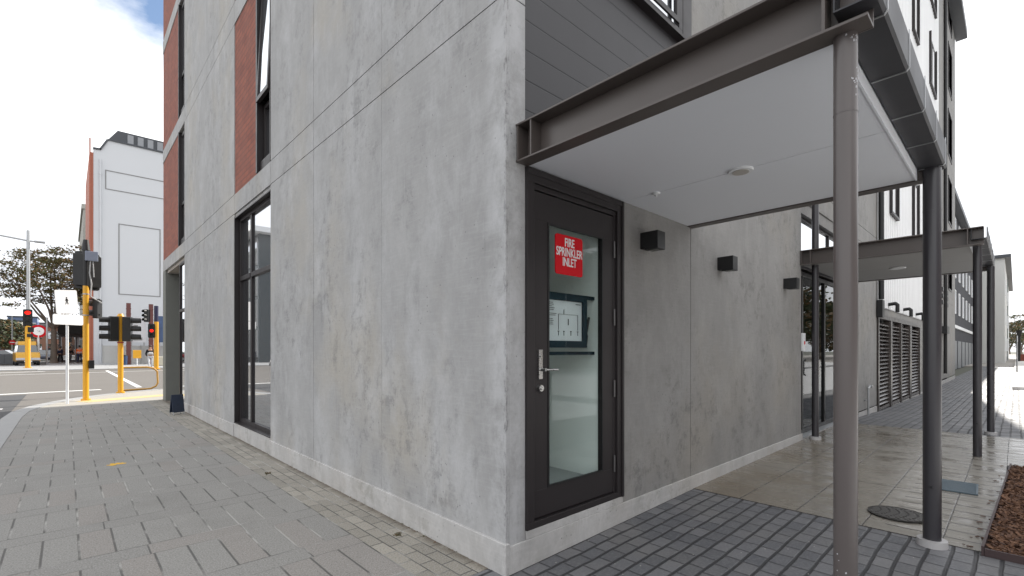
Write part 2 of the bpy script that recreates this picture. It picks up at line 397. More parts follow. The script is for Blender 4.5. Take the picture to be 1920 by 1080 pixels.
# ------------------------------------------------------------------ ground
def zr(x):
    if x <= 0: return 0
    if x < 2.5: return .02*x
    if x < 8.34: return .05+(x-2.5)*.008
    if x < 12: return .097-(x-8.34)*.028
    return 0.0-(min(x, 20)-12)*.008
MB().box(-700, 700, -700, 700, -.9, -.16).build('ground', GRND).__setitem__('kind', 'structure')
def struct(mb, name, mat, **k): o = mb.build(name, mat, **k); o['kind'] = 'structure'; return o
up = lambda a, b, d: (a, b, d)
struct(MB().box(-60, 60, 8, 90, -.15, -.05).box(-60, -2.9, -60, 8, -.15, -.05), 'road', ASPH)
struct(MB().box(-9, -3.0, -40, 20.2, -.05, -.046), 'road_shadow', ASPHD)  # dark sheet standing in for a shadow on the road
arc = [(-2.72, 12.2), (-2.66, 13.6), (-2.42, 14.9), (-2.0, 16.1), (-1.4, 17.2), (-.6, 18.2), (.5, 19.0), (2.0, 19.4), (40, 19.4)]
fp = [(-2.72, -40), *arc, (40, 14.9), (0.1, 14.9), (0.1, 0.15), (-2.72+0, .15)]
# near footpath: grey pavers up to the kerb
core = [(-2.72, .15), (-2.72, 12.2), (-2.66, 13.6), (-2.55, 14.15), (.12, 14.75), (.12, .15)]
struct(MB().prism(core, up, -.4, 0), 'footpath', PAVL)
corner = [(-2.55, 14.15), (-2.42, 14.9), (-2.0, 16.1), (-1.4, 17.2), (-.6, 18.2), (.5, 19.0), (2.0, 19.4), (40, 19.4), (40, 14.75), (.12, 14.75)]
struct(MB().prism(corner, up, -.4, -.003), 'footpath_corner', asphalt('corner_paving', (.30, .28, .25), (.36, .34, .30)))
k = MB()
pts = [(-2.72, -40), (-2.72, 12.2), *arc[1:]]
for a, b in zip(pts, pts[1:]):
    da = Vector((b[0]-a[0], b[1]-a[1], 0)).normalized(); nrm_ = Vector((-da.y, da.x, 0))
    w = .3
    q = [(a[0], a[1]), (b[0], b[1]), (b[0]+nrm_.x*w, b[1]+nrm_.y*w), (a[0]+nrm_.x*w, a[1]+nrm_.y*w)]
    k.prism(q, up, -.4, .006)
struct(k, 'kerb', KERB)
# tactile warning pavers
tb = MB()
M0 = Matrix.Translation((-1.6, 15.15, 0)) @ Matrix.Rotation(radians(24), 4, 'Z')
tb.box(0, 3.6, 0, .62, -.02, .004, M0)
for i in range(60):
    for j in range(10):
        tb.cyl(M0 @ Vector((.03+i*.06, .03+j*.06, .004)), M0 @ Vector((.03+i*.06, .03+j*.06, .010)), .016, .011, n=6)
tag(struct(tb, 'tactile_paving', TACT), None)
# right side paving, sheets following the slight rise
def sheet(name, mat, xs, y0, y1, dz, depth=.3):
    mb = MB(); n = len(xs)
    vs = [(x, y, zr(x)+dz) for x in xs for y in (y0, y1)]
    mb.add(vs, [(2*i, 2*i+2, 2*i+3, 2*i+1) for i in range(n-1)])
    vb = [(x, y, z-depth) for x, y, z in vs]
    mb.add(vs+vb, [(2*i, 2*i+2, 2*n+2*i+2, 2*n+2*i) for i in range(n-1)]+[(2*i+1, 2*n+2*i+1, 2*n+2*i+3, 2*i+3) for i in range(n-1)]+[(0, 1, 2*n+1, 2*n), (2*n-2, 4*n-2, 4*n-1, 2*n-1)])
    return struct(mb, name, mat)
sheet('dark_paving', PAVD, [-2.72, 0, 2.5, 8.34, 12, 20, 60], -9, .145, 0)
sheet('concrete_slab', SLAB, [2.5, 8.34], -2.13, 0.0, .005, .1)
sheet('slab_end', SLAB, [5.95, 8.34], -3.6, -2.134, .005, .1)
sheet('pale_paving', asphalt('pale_paving', (.52, .525, .53), (.60, .60, .60)), [13, 20, 60], -9, -2.3, .004, .05)
struct(MB().box(-2.6, 13, -9, -3.7, -.05, .09).box(-2.6, 60, -16, -9.01, -.05, .09), 'bounce_paving', MATS['pale_paving'])  # unseen pale paving added to bounce sunlight onto the canopy ceiling and wall
struct(MB().box(24, 130, -3.1, -2.1, -.1, .05), 'kerb_strip', simple('kerb_pale', (.62, .60, .57), .8))
struct(MB().box(60, 260, -40, 2, -.15, -.055).box(14, 60, -40, -9.0, -.15, -.06), 'side_road', ASPHL)
# road markings
mk = MB()
mk.box(-.02, .16, 21.7, 43, -.05, -.044)
def strip(mb, p, q, w, z0, z1):
    d = Vector((q[0]-p[0], q[1]-p[1], 0)).normalized(); n_ = Vector((-d.y, d.x, 0))*w/2
    mb.prism([(p[0]-n_.x, p[1]-n_.y), (q[0]-n_.x, q[1]-n_.y), (q[0]+n_.x, q[1]+n_.y), (p[0]+n_.x, p[1]+n_.y)], up, z0, z1)
strip(mk, (-9, 20.1), (-1.1, 21.2), .30, -.045, -.041)
strip(mk, (-8, 41.5), (-3.2, 44.2), .35, -.045, -.041); strip(mk, (-7, 38.5), (6, 41.2), .22, -.045, -.041)
strip(mk, (-12, 15.6), (-3.2, 15.1), .20, -.045, -.041)
strip(mk, (4.4, 37), (9, 33), .3, -.045, -.041)
struct(mk, 'road_marking', LINEW)
yk = MB(); strip(yk, (-4.4, 8), (-3.45, 13.6), .16, -.045, -.040); struct(yk, 'yellow_road_marking', LINEY)
# far footpath
struct(MB().box(-40, -3.6, 47.5, 62, -.4, 0).box(-3.6, 45, 46, 62, -.4, 0.002).box(-3.6, 2, 62, 120, -.4, 0), 'far_footpath', KERB)
# ------------------------------------------------------------------ main building
B = thing('apartment_building', 'grey concrete apartment building with red brick panels, filling the middle of the view', 'building')
def bx(mb, pl, u0, u1, z0, z1, d0, d1):
    if pl == 'x': mb.box(d0, d1, u0, u1, z0, z1)
    else: mb.box(u0, u1, d0, d1, z0, z1)
FL = [4.0, 7.18, 10.34, 13.5, 16.6]     # floor levels (top of each band)
BD = [3.68, 6.82, 9.98, 13.14, 16.24]   # underside of each band
TOP = 17.9
def panel(mb, pl, u0, u1, z0, z1, g=.004, lu=1, ru=1):
    bx(mb, pl, u0, u1, z0, z1, .012, .3)
    bx(mb, pl, u0+g*lu, u1-g*ru, z0+g, z1-g, 0, .03)
wl = MB()
rows = [(.16, BD[0])]
for i in range(4): rows += [(BD[i], FL[i]), (FL[i], BD[i+1])]
rows += [(BD[4], FL[4]), (FL[4], TOP)]
for (z0, z1) in rows:
    isband = z1-z0 < .5
    wl.box(.012, .172, .012, .3, z0, z1); wl.box(.012, .3, .3, 1.62, z0, z1); wl.box(0, .03, 0, 1.6195, z0+.004, z1-.004); wl.box(.03, .172, 0, .03, z0+.004, z1-.004)
    for (u0, u1) in ((1.62, 3.20), (3.20, 4.75), (6.66, 8.17), (8.17, 11.25)):
        panel(wl, 'x', u0, u1, z0, z1, .004, .5 if u0 == 1.62 else 1)
    if isband: panel(wl, 'x', 4.75, 6.66, z0, z1); panel(wl, 'x', 11.25, 14.7, z0, z1)
bx(wl, 'x', 4.75, 6.66, 0, .225, .0, .3); bx(wl, 'x', 4.75, 6.66, 3.62, 3.68, .02, .3)
# corner return, one block: both faces
wl.build('wall', CONC, B, bevel=.0015)
# front face (y = 0)
fr = MB()
fr.box(.172, 1.278, 0.001, .3, -.05, .235); fr.box(.172, 1.278, .02, .3, 2.64, 2.9)
for (z0, z1) in rows:
    panel(fr, 'y', 2.48, 6.0, z0, z1); panel(fr, 'y', 9.75, 11.6, z0, z1)
    if z0 > 3: panel(fr, 'y', 6.0, 9.75, z0, z1)
    panel(fr, 'y', 24, 32, z0, z1)
panel(fr, 'y', 1.278, 2.48, .16, 2.9)
fr.box(6.0, 9.75, .02, .3, 3.5, 3.68)
fr.box(11.6, 18.6, .02, .3, 2.27, 2.45); fr.box(18.6, 24, .02, .3, -.1, 2.45); fr.box(11.5, 11.6, .02, .3, -.1, 2.27)
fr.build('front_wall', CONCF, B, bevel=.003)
# plinth
pt = MB()
pt.box(-.018, .02, -.018, 4.75, -.3, .198); pt.box(-.018, .02, 6.66, 11.25, -.3, .198)
pt.box(-.006, .02, 4.75, 6.66, -.3, .222)
pt.box(.02, 6.0, -.018, .0, -.3, .178); pt.box(.172, 1.278, -.016, .0, .178, .236)
pt.box(9.75, 11.6, -.01, .02, -.3, .14); pt.box(24, 32, -.01, .02, -.3, .1); pt.box(11.6, 24, -.012, .02, -.3, -.01)
pt.build('plinth', CONC2, B, bevel=.004)
# sides/back/roof so the block is closed
sh = MB()
sh.box(31.7, 32, .3, 14.7, -.3, TOP); sh.box(.3, 31.7, 14.4, 14.7, 3.7, TOP); sh.box(3.2, 31.7, 14.4, 14.7, -.3, 3.7)
sh.build('rear_wall', CONC, B)
rf = MB(); rf.box(-.02, 32.3, -.05, 14.72, TOP, TOP+.25); rf.box(27.5, 32.4, -.45, 0, TOP-.1, TOP+.3)
rf.build('roof', ROOFD, B)
inn = MB()  # inner floors (dark ceilings behind the glass)
inn.box(.31, 31.6, 2.0, 14.3, 3.7, 3.95); inn.box(.31, 31.6, 2.0, 14.3, 0, .05)
inn.build('floor_slab', ROOMF, B)
# --- windows
def window(parent, pl, u0, u1, z0, z1, d=.09, mull=(), trans=(), fw=.05, glass=GLASSW, fmat=DKAL, name='window', pane_d=None):
    mb = MB(); d1 = d+.07
    bx(mb, pl, u0, u1, z0, z0+fw, d, d1); bx(mb, pl, u0, u1, z1-fw, z1, d, d1)
    bx(mb, pl, u0, u0+fw, z0+fw, z1-fw, d, d1); bx(mb, pl, u1-fw, u1, z0+fw, z1-fw, d, d1)
    us = [u0+fw]+[x for m_ in mull for x in (m_-fw*.5, m_+fw*.5)]+[u1-fw]
    for m_ in mull: bx(mb, pl, m_-fw*.5, m_+fw*.5, z0+fw, z1-fw, d+.004, d1)
    for t_ in trans:
        for a, b in zip(us[::2], us[1::2]): bx(mb, pl, a, b, t_-fw*.55, t_+fw*.55, d-.006, d1)
    o = mb.build(name, fmat, parent, bevel=.003)
    zs = [z0+fw]+[x for t_ in trans for x in (t_-fw*.55, t_+fw*.55)]+[z1-fw]
    for a, b in zip(us[::2], us[1::2]):
        for c, e in zip(zs[::2], zs[1::2]):
            p = MB(); bx(p, pl, a-.005, b+.005, c-.005, e+.005, d+.03, d+.042); p.build('pane', glass, o)
    return o
w1 = window(B, 'x', 4.76, 6.64, .235, 3.61, d=.07, mull=(5.98,), trans=(2.60,), fw=.065)
lin = MB(); bx(lin, 'x', 4.752, 4.76, .23, 3.62, .005, .2); bx(lin, 'x', 6.64, 6.66, .23, 3.62, -.004, .2); bx(lin, 'x', 4.76, 6.64, 3.60, 3.618, .0, .2); bx(lin, 'x', 4.76, 6.64, .226, .236, -.01, .2)
lin.build('frame', DKAL, w1)
def upper_bay(z0, z1, bu0, bu1, wu0, wu1, opened=True):
    b = MB(); bx(b, 'x', bu0, bu1, z0+.01, z1-.0, .012, .2); b.build('brick_panel', BRICK, B)
    c = MB(); bx(c, 'x', wu1, bu0, z0+.005, z1, -.012, .2) if wu1 < bu0 else None
    bx(c, 'x', wu0-.02, wu0, z0+.005, z1, -.006, .22); bx(c, 'x', wu0, wu1, z0+.005, z0+.16, .03, .22)
    zt = z0+1.0
    o = window(B, 'x', wu0, wu1, z0+.16, zt, d=.08, fw=.06, mull=((wu0+wu1)/2,) if wu1-wu0 > .9 else ())
    c.build('surround', DKAL, o)
    # awning sash above, hinged at its head
    s = MB(); h = z1-.05-zt; wd = wu1-wu0-.02
    s.box(0, .05, 0, wd, -h, -h+.07).box(0, .05, 0, wd, -.07, 0).box(0, .05, 0, .06, -h+.07, -.07).box(0, .05, wd-.06, wd, -h+.07, -.07)
    so = s.build('awning_sash', DKAL, B, bevel=.003); so.location = (.05, wu0+.01, z1-.05); so.rotation_euler.y = radians(2.6 if opened else 0)
    g = MB(); g.box(.02, .03, .055, wd-.055, -h+.065, -.065); g.build('pane', GLASSS, so)
    if opened:
        for y_ in (.03, wd-.05): MB().tube([(.05, y_, -h+.04), (.22, y_, -h+.05)], .012).build('stay', BLK, so)
for i in range(5):
    z0, z1 = FL[i], (BD[i+1] if i < 4 else TOP)
    upper_bay(z0, z1, 5.40, 6.66, 4.77, 5.34, opened=(i == 0))
    upper_bay(z0, z1, 12.05, 14.7, 11.27, 11.99, opened=False)
# corner recess at street level with column
rc = MB(); rc.box(.0, 1.2, 14.22, 14.7, -.05, 3.68)
rc.build('corner_column', simple('column_render', (.17, .175, .16), .8), B, bevel=.01)
sf = MB(); sf.box(.05, 3.2, 11.25, 14.7, 3.60, 3.679); sf.build('recess_ceiling', simple('recess_lining', (.33, .30, .27), .8), B)
rw = MB(); rw.box(.3, 3.2, 11.02, 11.22, -.05, 3.6); rw.box(3.0, 3.2, 11.25, 14.7, -.05, 3.6); rw.build('recess_wall', CONC, B)
shp = window(B, 'x', 11.27, 12.1, .02, 3.58, d=.02, fw=.06, trans=(2.4,), name='shop_window')
cl = MB(); cl.box(.02, .03, 12.2, 12.21, 0, 3.5)
# --- cladding above the entrance door
cd = MB(); cd.box(.174, 2.30, .03, .3, 2.885, 4.42); cd.box(.174, 1.18, .03, .3, 4.42, 6.3); cd.box(.174, 2.30, .03, .3, 6.3, 7.3)
for i in range(3): cd.box(.174, 2.3, .03, .3, 7.3+i*3.2+2.2, 7.3+(i+1)*3.2); cd.box(.174, 1.18, .03, .3, 7.3+i*3.2, 7.3+i*3.2+2.2)
cd.box(.174, 2.3, .03, .3, 16.9, TOP)
cd.build('board_cladding', BOARD, B)
cf = MB(); cf.box(2.30, 2.478, -.012, .3, 2.9, TOP); cf.build('cladding_trim', DKAL, B, bevel=.004)
for i in range(4):
    z0 = 4.42 if i == 0 else 7.3+(i-1)*3.2; z1 = 6.3 if i == 0 else z0+2.2
    o = window(B, 'y', 1.18, 2.298, z0, z1, d=-.01, fw=.07, mull=(), glass=GLASSS)
    s_ = MB(); s_.box(1.14, 2.30, -.045, .03, z0-.03, z0-.001); s_.box(1.30, 2.20, -.03, -.012, z0+.09, z0+.14); s_.box(1.30, 1.35, -.03, -.012, z0+.14, z1-.14); s_.box(2.15, 2.20, -.03, -.012, z0+.14, z1-.14)
    s_.build('sill', DKAL, o)
# --- entrance door with glazed leaf
door = MB()
X0, X1, Z0, Z1 = .172, 1.278, .236, 2.625
door.box(X0, X1, -.018, .12, Z0, Z0+.045).box(X0, X1, -.018, .12, Z1-.09, Z1).box(X0, X0+.07, -.018, .12, Z0+.045, Z1-.09).box(X1-.08, X1, -.018, .12, Z0+.045, Z1-.09)
door.box(X0+.07, X1-.08, .0, .12, Z1-.125, Z1-.09); door.box(X1-.11, X1-.08, .0, .12, Z0+.045, Z1-.125)
door.box(X1-.025, X1-.0005, -.03, -.018, Z0, Z1-.001); door.box(X0+.0005, X1-.025, -.026, -.018, Z1-.04, Z1-.001)
do = door.build('door', DKAL, B, bevel=.003)
LX0, LX1, LZ0, LZ1 = .245, 1.165, .29, 2.49
gx0, gx1, gz0, gz1 = .395, 1.032, .475, 2.30
lf = MB(); lf.box(LX0, LX1, .004, .054, LZ0, gz0).box(LX0, LX1, .004, .054, gz1, LZ1).box(LX0, gx0, .004, .054, gz0, gz1).box(gx1, LX1, .004, .054, gz0, gz1)
lf.build('door_leaf', DKAL, do, bevel=.003)
bd2 = MB()
for a in (0, 1):
    bd2.box(gx0, gx1, -.0, .012, *((gz0, gz0+.014) if a else (gz1-.014, gz1)))
    bd2.box(*((gx0, gx0+.014) if a else (gx1-.014, gx1)), -.0, .012, gz0+.014, gz1-.014)
bd2.build('glazing_bead', BLK, do)
pn = MB(); pn.box(gx0-.01, gx1+.01, .026, .034, gz0-.01, gz1+.01); pn.build('glass', GLASS, do)
hd = MB(); hd.box(.296, .334, -.008, .004, 1.225, 1.425); hd.cyl((.315, -.008, 1.29), (.315, -.055, 1.29), .011); hd.tube([(.315, -.055, 1.29), (.43, -.058, 1.288)], .009)
hd.cyl((.315, -.014, 1.385), (.315, -.004, 1.385), .012); hd.cyl((.31, -.02, 1.165), (.31, .004, 1.165), .022, .026); hd.cyl((.31, -.028, 1.165), (.31, -.02, 1.165), .012)
hd.build('handle', CHROME, do, bevel=.002)
HING = simple('hinge_steel', (.16, .155, .155), .4, metal=.6)
for zz in (.45, 1.05, 1.62, 2.16):
    h = MB(); h.cyl((1.172, -.006, zz), (1.172, -.006, zz+.13), .007, n=10); h.build('hinge', HING, do)
# inlet room behind the door
rm = MB(); rm.box(1.05, 1.10, .062, 1.0, .2, 2.7); rm.box(.32, 1.05, .95, 1.0, .41, 2.62); rm.box(.30, .35, .13, .95, .2, 2.62)
rm.build('room_wall', ROOMW, B)
MB().box(.30, 1.05, .13, .95, .18, .41).build('room_floor', ROOMF, B); MB().box(.35, 1.05, .13, .95, 2.5, 2.62).build('room_ceiling', ROOMW, B)
for z_ in (1.82, 1.385): MB().box(.36, 1.045, .095, .125, z_, z_+.025).build('room_rail', TEALF, B)
# sign on the glass
sg = thing('door_sign', 'red square sign reading FIRE SPRINKLER INLET on the glazed door', 'sign', (0, 0, 0))
sx0, sx1, sz0, sz1 = .492, .795, 1.965, 2.25
def rrect(x0, x1, y0, y1, r, n=5):
    pts = []
    for cx, cy, a0 in ((x1-r, y1-r, 0), (x0+r, y1-r, pi/2), (x0+r, y0+r, pi), (x1-r, y0+r, 3*pi/2)):
        for i in range(n+1): pts.append((cx+r*cos(a0+i*pi/2/n), cy+r*sin(a0+i*pi/2/n)))
    return pts
fy = lambda a, b, d: (a, d, b)
MB().prism(rrect(sx0, sx1, sz0, sz1, .02), fy, .018, .0255).build('sign_plate', REDP, sg)
MT = Matrix.Translation(((sx0+sx1)/2, .0165, 2.125)) @ Matrix.Rotation(pi/2, 4, 'X')
text_mesh('lettering', 'FIRE\nSPRINKLER\nINLET', .086, WHITE, sg, MT, .001, .0013, 1.0, .82, .70)
# framed plan
pf = thing('framed_plan', 'framed fire services plan with dark blue frame behind the door glass', 'plan board', (0, 0, .03))
q = MB(); q.box(.41, .45, .05, .085, 1.41, 1.80).box(.85, .895, .05, .085, 1.41, 1.80).box(.45, .85, .05, .085, 1.41, 1.46).box(.45, .85, .05, .085, 1.755, 1.80)
q.build('frame', TEALF, pf, bevel=.004)
MB().box(.43, .865, .07, .08, 1.45, 1.76).build('sheet', POSTERW, pf)
q = MB()
def ln(x0, z0, x1, z1, w=.0012):
    q.box(min(x0, x1)-w/2, max(x0, x1)+w/2, .0655, .0698, min(z0, z1)-w/2, max(z0, z1)+w/2)
for i, L in enumerate((.05, .06, .04, .07, .06, .0, .09, .08, 0, .05, .06, .05, .055)):
    if L: ln(.465, 1.735-i*.013, .465+L, 1.735-i*.013, .003)
ln(.78, 1.735, .83, 1.735, .005); ln(.58, 1.655, .80, 1.655); ln(.58, 1.655, .58, 1.54); ln(.80, 1.655, .80, 1.54); ln(.64, 1.655, .64, 1.69); ln(.69, 1.62, .69, 1.58, .006)
for x_ in (.58, .64, .72, .80): ln(x_-.004, 1.53, x_+.004, 1.53, .006); ln(x_, 1.53, x_, 1.50)
q.build('drawing', BLK, pf)
inl = thing('fire_inlet_hose', 'black hose hanging beside the framed plan behind the door glass', 'hose', (0, 0, 0))
MB().tube([(.93, .10, 1.68), (.925, .10, 1.60), (.945, .10, 1.53), (.935, .10, 1.47)], .014).build('hose', BLK, inl)
MB().tube([(.99, .11, 1.68), (.965, .11, 1.58), (.94, .11, 1.50)], .010).build('strap', BLK, inl)
# --- wall lamps
def wall_lamp(x, z, label):
    t = thing('wall_lamp', label, 'wall lamp', (x, 0, z), 0, 'black box wall lamps along the concrete wall')
    poly = [(0, .012), (-.045, .012), (-.045, 0), (-.165, 0), (-.165, .15), (0, .15)]
    m = MB(); m.prism([(a, b) for a, b in poly], lambda a, b, d: (d, a, b), 0, .125); m.build('housing', BLK, t, bevel=.003)
    l = MB(); l.box(.02, .105, -.14, -.06, -.003, .0); l.build('lens', GLASSD, t)
wall_lamp(1.56, 2.275, 'black box wall lamp nearest the door, under the canopy ceiling')
wall_lamp(3.09, 2.272, 'black box wall lamp in the middle of the three on the concrete wall')
wall_lamp(5.20, 2.262, 'black box wall lamp beside the thin dark post, farthest from the red sign')
# --- shopfront entrance
en = thing  # alias
sfm = window(B, 'y', 6.02, 9.74, .11, 2.66, d=.10, fw=.06, mull=(6.45, 7.72, 8.9), trans=(), name='shopfront', glass=GLASSE, fmat=BLK)
tr = window(B, 'y', 6.02, 9.74, 2.70, 3.50, d=.08, fw=.05, mull=(7.9,), name='transom_window', glass=GLASSS, fmat=DKAL)
MB().box(6.02, 9.74, -.01, .25, .02, .108).build('threshold', GALV, B)
ir = MB(); ir.box(6.1, 9.7, 2.4, 2.5, .1, 1.9); ir.box(7.1, 7.25, .8, 2.4, .1, 1.75); ir.build('lobby_panelling', BROWNI, B)
ir = MB(); ir.box(5.9, 5.98, .3, 2.5, .1, 3.5); ir.box(9.76, 9.84, .3, 2.5, .1, 3.5); ir.box(6.0, 9.7, 2.52, 2.6, .1, 3.5); ir.build('lobby_wall', simple('lobby_wall_paint', (.18, .17, .165), .7), B)
MB().box(5.98, 9.76, .3, 2.5, .05, .105).build('lobby_floor', ROOMF, B)
MB().box(5.98, 9.76, .3, 2.5, 3.3, 3.4).build('lobby_ceiling', simple('lobby_ceiling_paint', (.3, .3, .3), .7), B)
dh = MB(); dh.tube([(7.0, .05, 1.0), (7.0, .02, 1.02), (7.0, .02, 1.25), (7.0, .05, 1.27)], .012); dh.build('pull_handle', CHROME, sfm)
ic = thing('intercom_panel', 'small white intercom panel with red mark beside the shopfront', 'intercom', (6.0, -.02, 1.53))
MB().box(.02, .14, 0, .03, -.12, .15).build('casing', WHITE, ic, bevel=.004); MB().box(.07, .11, -.004, 0, -.02, .03).build('button', REDP, ic)
# concrete pier beside the downpipe, taps, boxes
def pipe(name, label, cat, pts, r, mat=BLK, group=None, extra=None):
    t = thing(name, label, cat, pts[0], 0, group)
    p0 = Vector(pts[0]); m = MB(); m.tube([tuple(Vector(p)-p0) for p in pts], r, 12)
    if extra: extra(m)
    m.build('pipe', mat, t)
    return t
t = pipe('downpipe', 'tall black downpipe at the edge of the white corrugated wall', 'downpipe', [(11.68, -.07, 2.6), (11.68, -.07, TOP-.05)], .055)
bk = MB(); bk.box(-.16, .10, -.05, .06, -.42, -.02); bk.build('rainwater_head', BLK, t, bevel=.01)
t = pipe('downpipe', 'black downpipe on the concrete bay at the far corner of the apartment building', 'downpipe', [(26.2, -.07, .4), (26.2, -.07, TOP-.05)], .06)
t = pipe('tap_pipe', 'galvanised standpipe tap against the concrete pier', 'tap', [(10.35, -.06, .03), (10.35, -.06, .62), (10.62, -.06, .66)], .018, GALV)
MB().cyl((.22, -.04, .62), (.22, .03, .62), .03).tube([(.27, 0, .62), (.30, 0, .60)], .016).build('valve', GALV, t); MB().box(-.10, .0, .02, .055, .33, .35).build('bracket', GALV, t)
for i, (xx, lb) in enumerate(((12.9, 'hooked black vent pipe above the louvred doors, nearest the downpipe'), (15.1, 'hooked black vent pipe above the louvred doors, middle one'), (17.6, 'hooked black vent pipe above the louvred doors, farthest along the wall'))):
    pipe('vent_pipe', lb, 'vent pipe', [(xx, -.02, 2.56), (xx, -.16, 2.58), (xx, -.2, 2.54), (xx, -.2, 2.36)], .042, BLK, 'vent pipes above the louvred doors')
# --- corrugated wall
cg = MB(); x = 11.77; P0 = []
while x < 23.95:
    P0 += [(x, -.0), (x+.09, 0), (x+.13, -.045), (x+.22, -.045)]; x += .26
P0 = [(a, b) for a, b in P0 if a < 24]
n = len(P0); vs = [(a, b+.01, z) for z in (2.45, TOP) for a, b in P0]
cg.add(vs, [(i, i+1, n+i+1, n+i) for i in range(n-1)]); cg.box(11.77, 23.98, .06, .3, 2.45, TOP)
cg.build('corrugated_wall', CORR, B)
for i in range(5):
    zb = FL[i]+.9
    for (a, b) in ((13.0, 13.95), (16.8, 17.8), (20.9, 22.6)):
        o = window(B, 'y', a, b, zb, zb+1.75, d=-.05, fw=.07, glass=GLASSS, mull=((a+b)/2,) if b-a > 1.2 else ())
        s_ = MB(); s_.box(a-.06, b+.06, -.10, -.02, zb-.06, zb-.002); s_.box(a-.06, a-.002, -.10, .02, zb, zb+1.8); s_.box(b+.002, b+.06, -.10, .02, zb, zb+1.8); s_.build('sill', DKAL, o)
    window(B, 'y', 28.2, 30.0, FL[i]+.3, FL[i]+2.5, d=-.03, fw=.07, glass=GLASSS)
# --- louvred doors
lw_ = [(11.62, 13.15), (13.42, 14.75), (14.95, 16.35), (16.75, 18.45)]
fd = MB(); fd.box(11.60, 18.6, -.03, .12, 2.17, 2.268)
for a in (11.60, 13.17, 14.77, 16.37, 18.47): fd.box(a, a+(.23 if a in (13.17,) else .12 if a < 16 else .2 if a < 18 else .13), -.035, .12, -.03, 2.17)
lo = fd.build('louvre_frame', simple('louvre_bronze', (.045, .037, .033), .35, metal=.2), B)
for (a, b) in lw_:
    m = MB(); nn = 21
    for j in range(nn):
        z = .12+j*(1.98/nn)
        M = Matrix.Translation(((a+b)/2, .03, z+.05)) @ Matrix.Rotation(radians(38), 4, 'X')
        m.box(-(b-a)/2+.05, (b-a)/2-.05, -.055, .055, -.006, .006, M)
    m.box(a, a+.05, -.02, .08, .02, 2.16); m.box(b-.05, b, -.02, .08, .02, 2.16); m.box(a+.05, b-.05, -.02, .08, .02, .09)
    m.build('louvre_door', simple('louvre_blade', (.10, .085, .078), .25, metal=.3, var=.2, scale=2), lo)
MB().box(11.6, 18.6, .16, .2, 0, 2.2).build('louvre_backing', BLK, lo)
for xx, lb in ((25.2, 'upper'), (27.2, 'lower')):
    v = thing('wall_vent', 'black triple wall vent on the far concrete bay, %s one' % ('nearer' if xx < 26 else 'farther'), 'vent', (xx, -.02, 3.4))
    m = MB()
    for j in range(3): m.box(-.15, .35, -.05, .03, j*.28, j*.28+.16)
    m.build('grille', BLK, v)
t = thing('wall_lamp', 'wide black wall lamp low on the far concrete bay', 'wall lamp', (25.2, 0, 2.15)); MB().box(0, 1.0, -.2, 0, 0, .3).build('housing', BLK, t)
# ------------------------------------------------------------------ canopies
def beam(parent, x, y0, y1, z0, z1, open_dir):
    m = MB(); h = .012; fw = .095*open_dir
    m.box(min(x, x+fw), max(x, x+fw), y0, y1, z1-h, z1); m.box(min(x, x+fw), max(x, x+fw), y0, y1, z0, z0+h)
    m.box(min(x, x-open_dir*.01), max(x, x-open_dir*.01), y0, y1, z0, z1)
    for yy in (y1-.012, y1-.13, y0+.14): m.box(min(x, x+fw*.96), max(x, x+fw*.96), yy-.006, yy+.006, z0+h, z1-h)
    return m.build('beam', STEEL, parent, bevel=.002)
SOFG = simple('grey_ceiling_board', (.34, .335, .33), .6, var=.04, scale=1)
def canopy(x0, x1, label, z0, z1, yo, name='canopy', posts=((.06, 1.05),), details=True):
    t = thing(name, label, 'canopy', (x0, 0, 0), 0, 'steel post canopies along the footpath'); L = x1-x0
    beam(t, .05, yo, .0, z0, z1, -1); beam(t, L-.05, yo, 0, z0, z1, 1)
    s = MB(); js = [yo+.14, -.62*1.0, -.001] if False else None
    s.box(.064, L*.5-.003, yo+.13, -.003, z0+.008, z0+.05); s.box(L*.5+.003, L-.064, yo+.13, -.003, z0+.008, z0+.05)
    s.build('ceiling', SOFF if x0 < 1 else SOFG, t)
    e = MB(); e.box(.064, L-.064, yo+.118, yo+.128, z0+.002, z0+.10); e.build('ceiling_edge', SOFF, t)
    g = MB(); g0, g1 = z0+.07, z1-.01
    g.prism([(yo-.03, g1), (yo-.03, g0+.012), (yo-.020, g0), (yo+.11, g0), (yo+.11, g1), (yo+.105, g1), (yo+.105, g0+.006), (yo-.018, g0+.006), (yo-.024, g0+.014), (yo-.024, g1)], lambda a, b, d: (d, a, b), -.03, L+.03)
    go = g.build('gutter', GUT, t)
    for i in range(5):
        xx = .12+i*(L-.2)/4
        b = MB(); zz = .004
        b.box(xx-.005, xx+.005, yo-.020, yo+.11, g0-zz, g0); b.box(xx-.005, xx+.005, yo-.034, yo-.03, g0+.012, g1+.02)
        b.prism([(yo-.034, g0+.012), (yo-.022, g0-zz), (yo-.020, g0), (yo-.03, g0+.013)], lambda a, b_, d: (d, a, b_), xx-.006, xx+.006)
        b.build('bracket', GALV, go)
    r = MB(); r.box(.06, L-.06, yo+.125, -.003, z1-.06, z1-.03); r.build('roof_sheet', ROOFD, t)
    return t, L
c1, L1 = canopy(.13, 2.47, 'near steel canopy with white ceiling over the glazed door', 2.63, 2.875, -1.84)
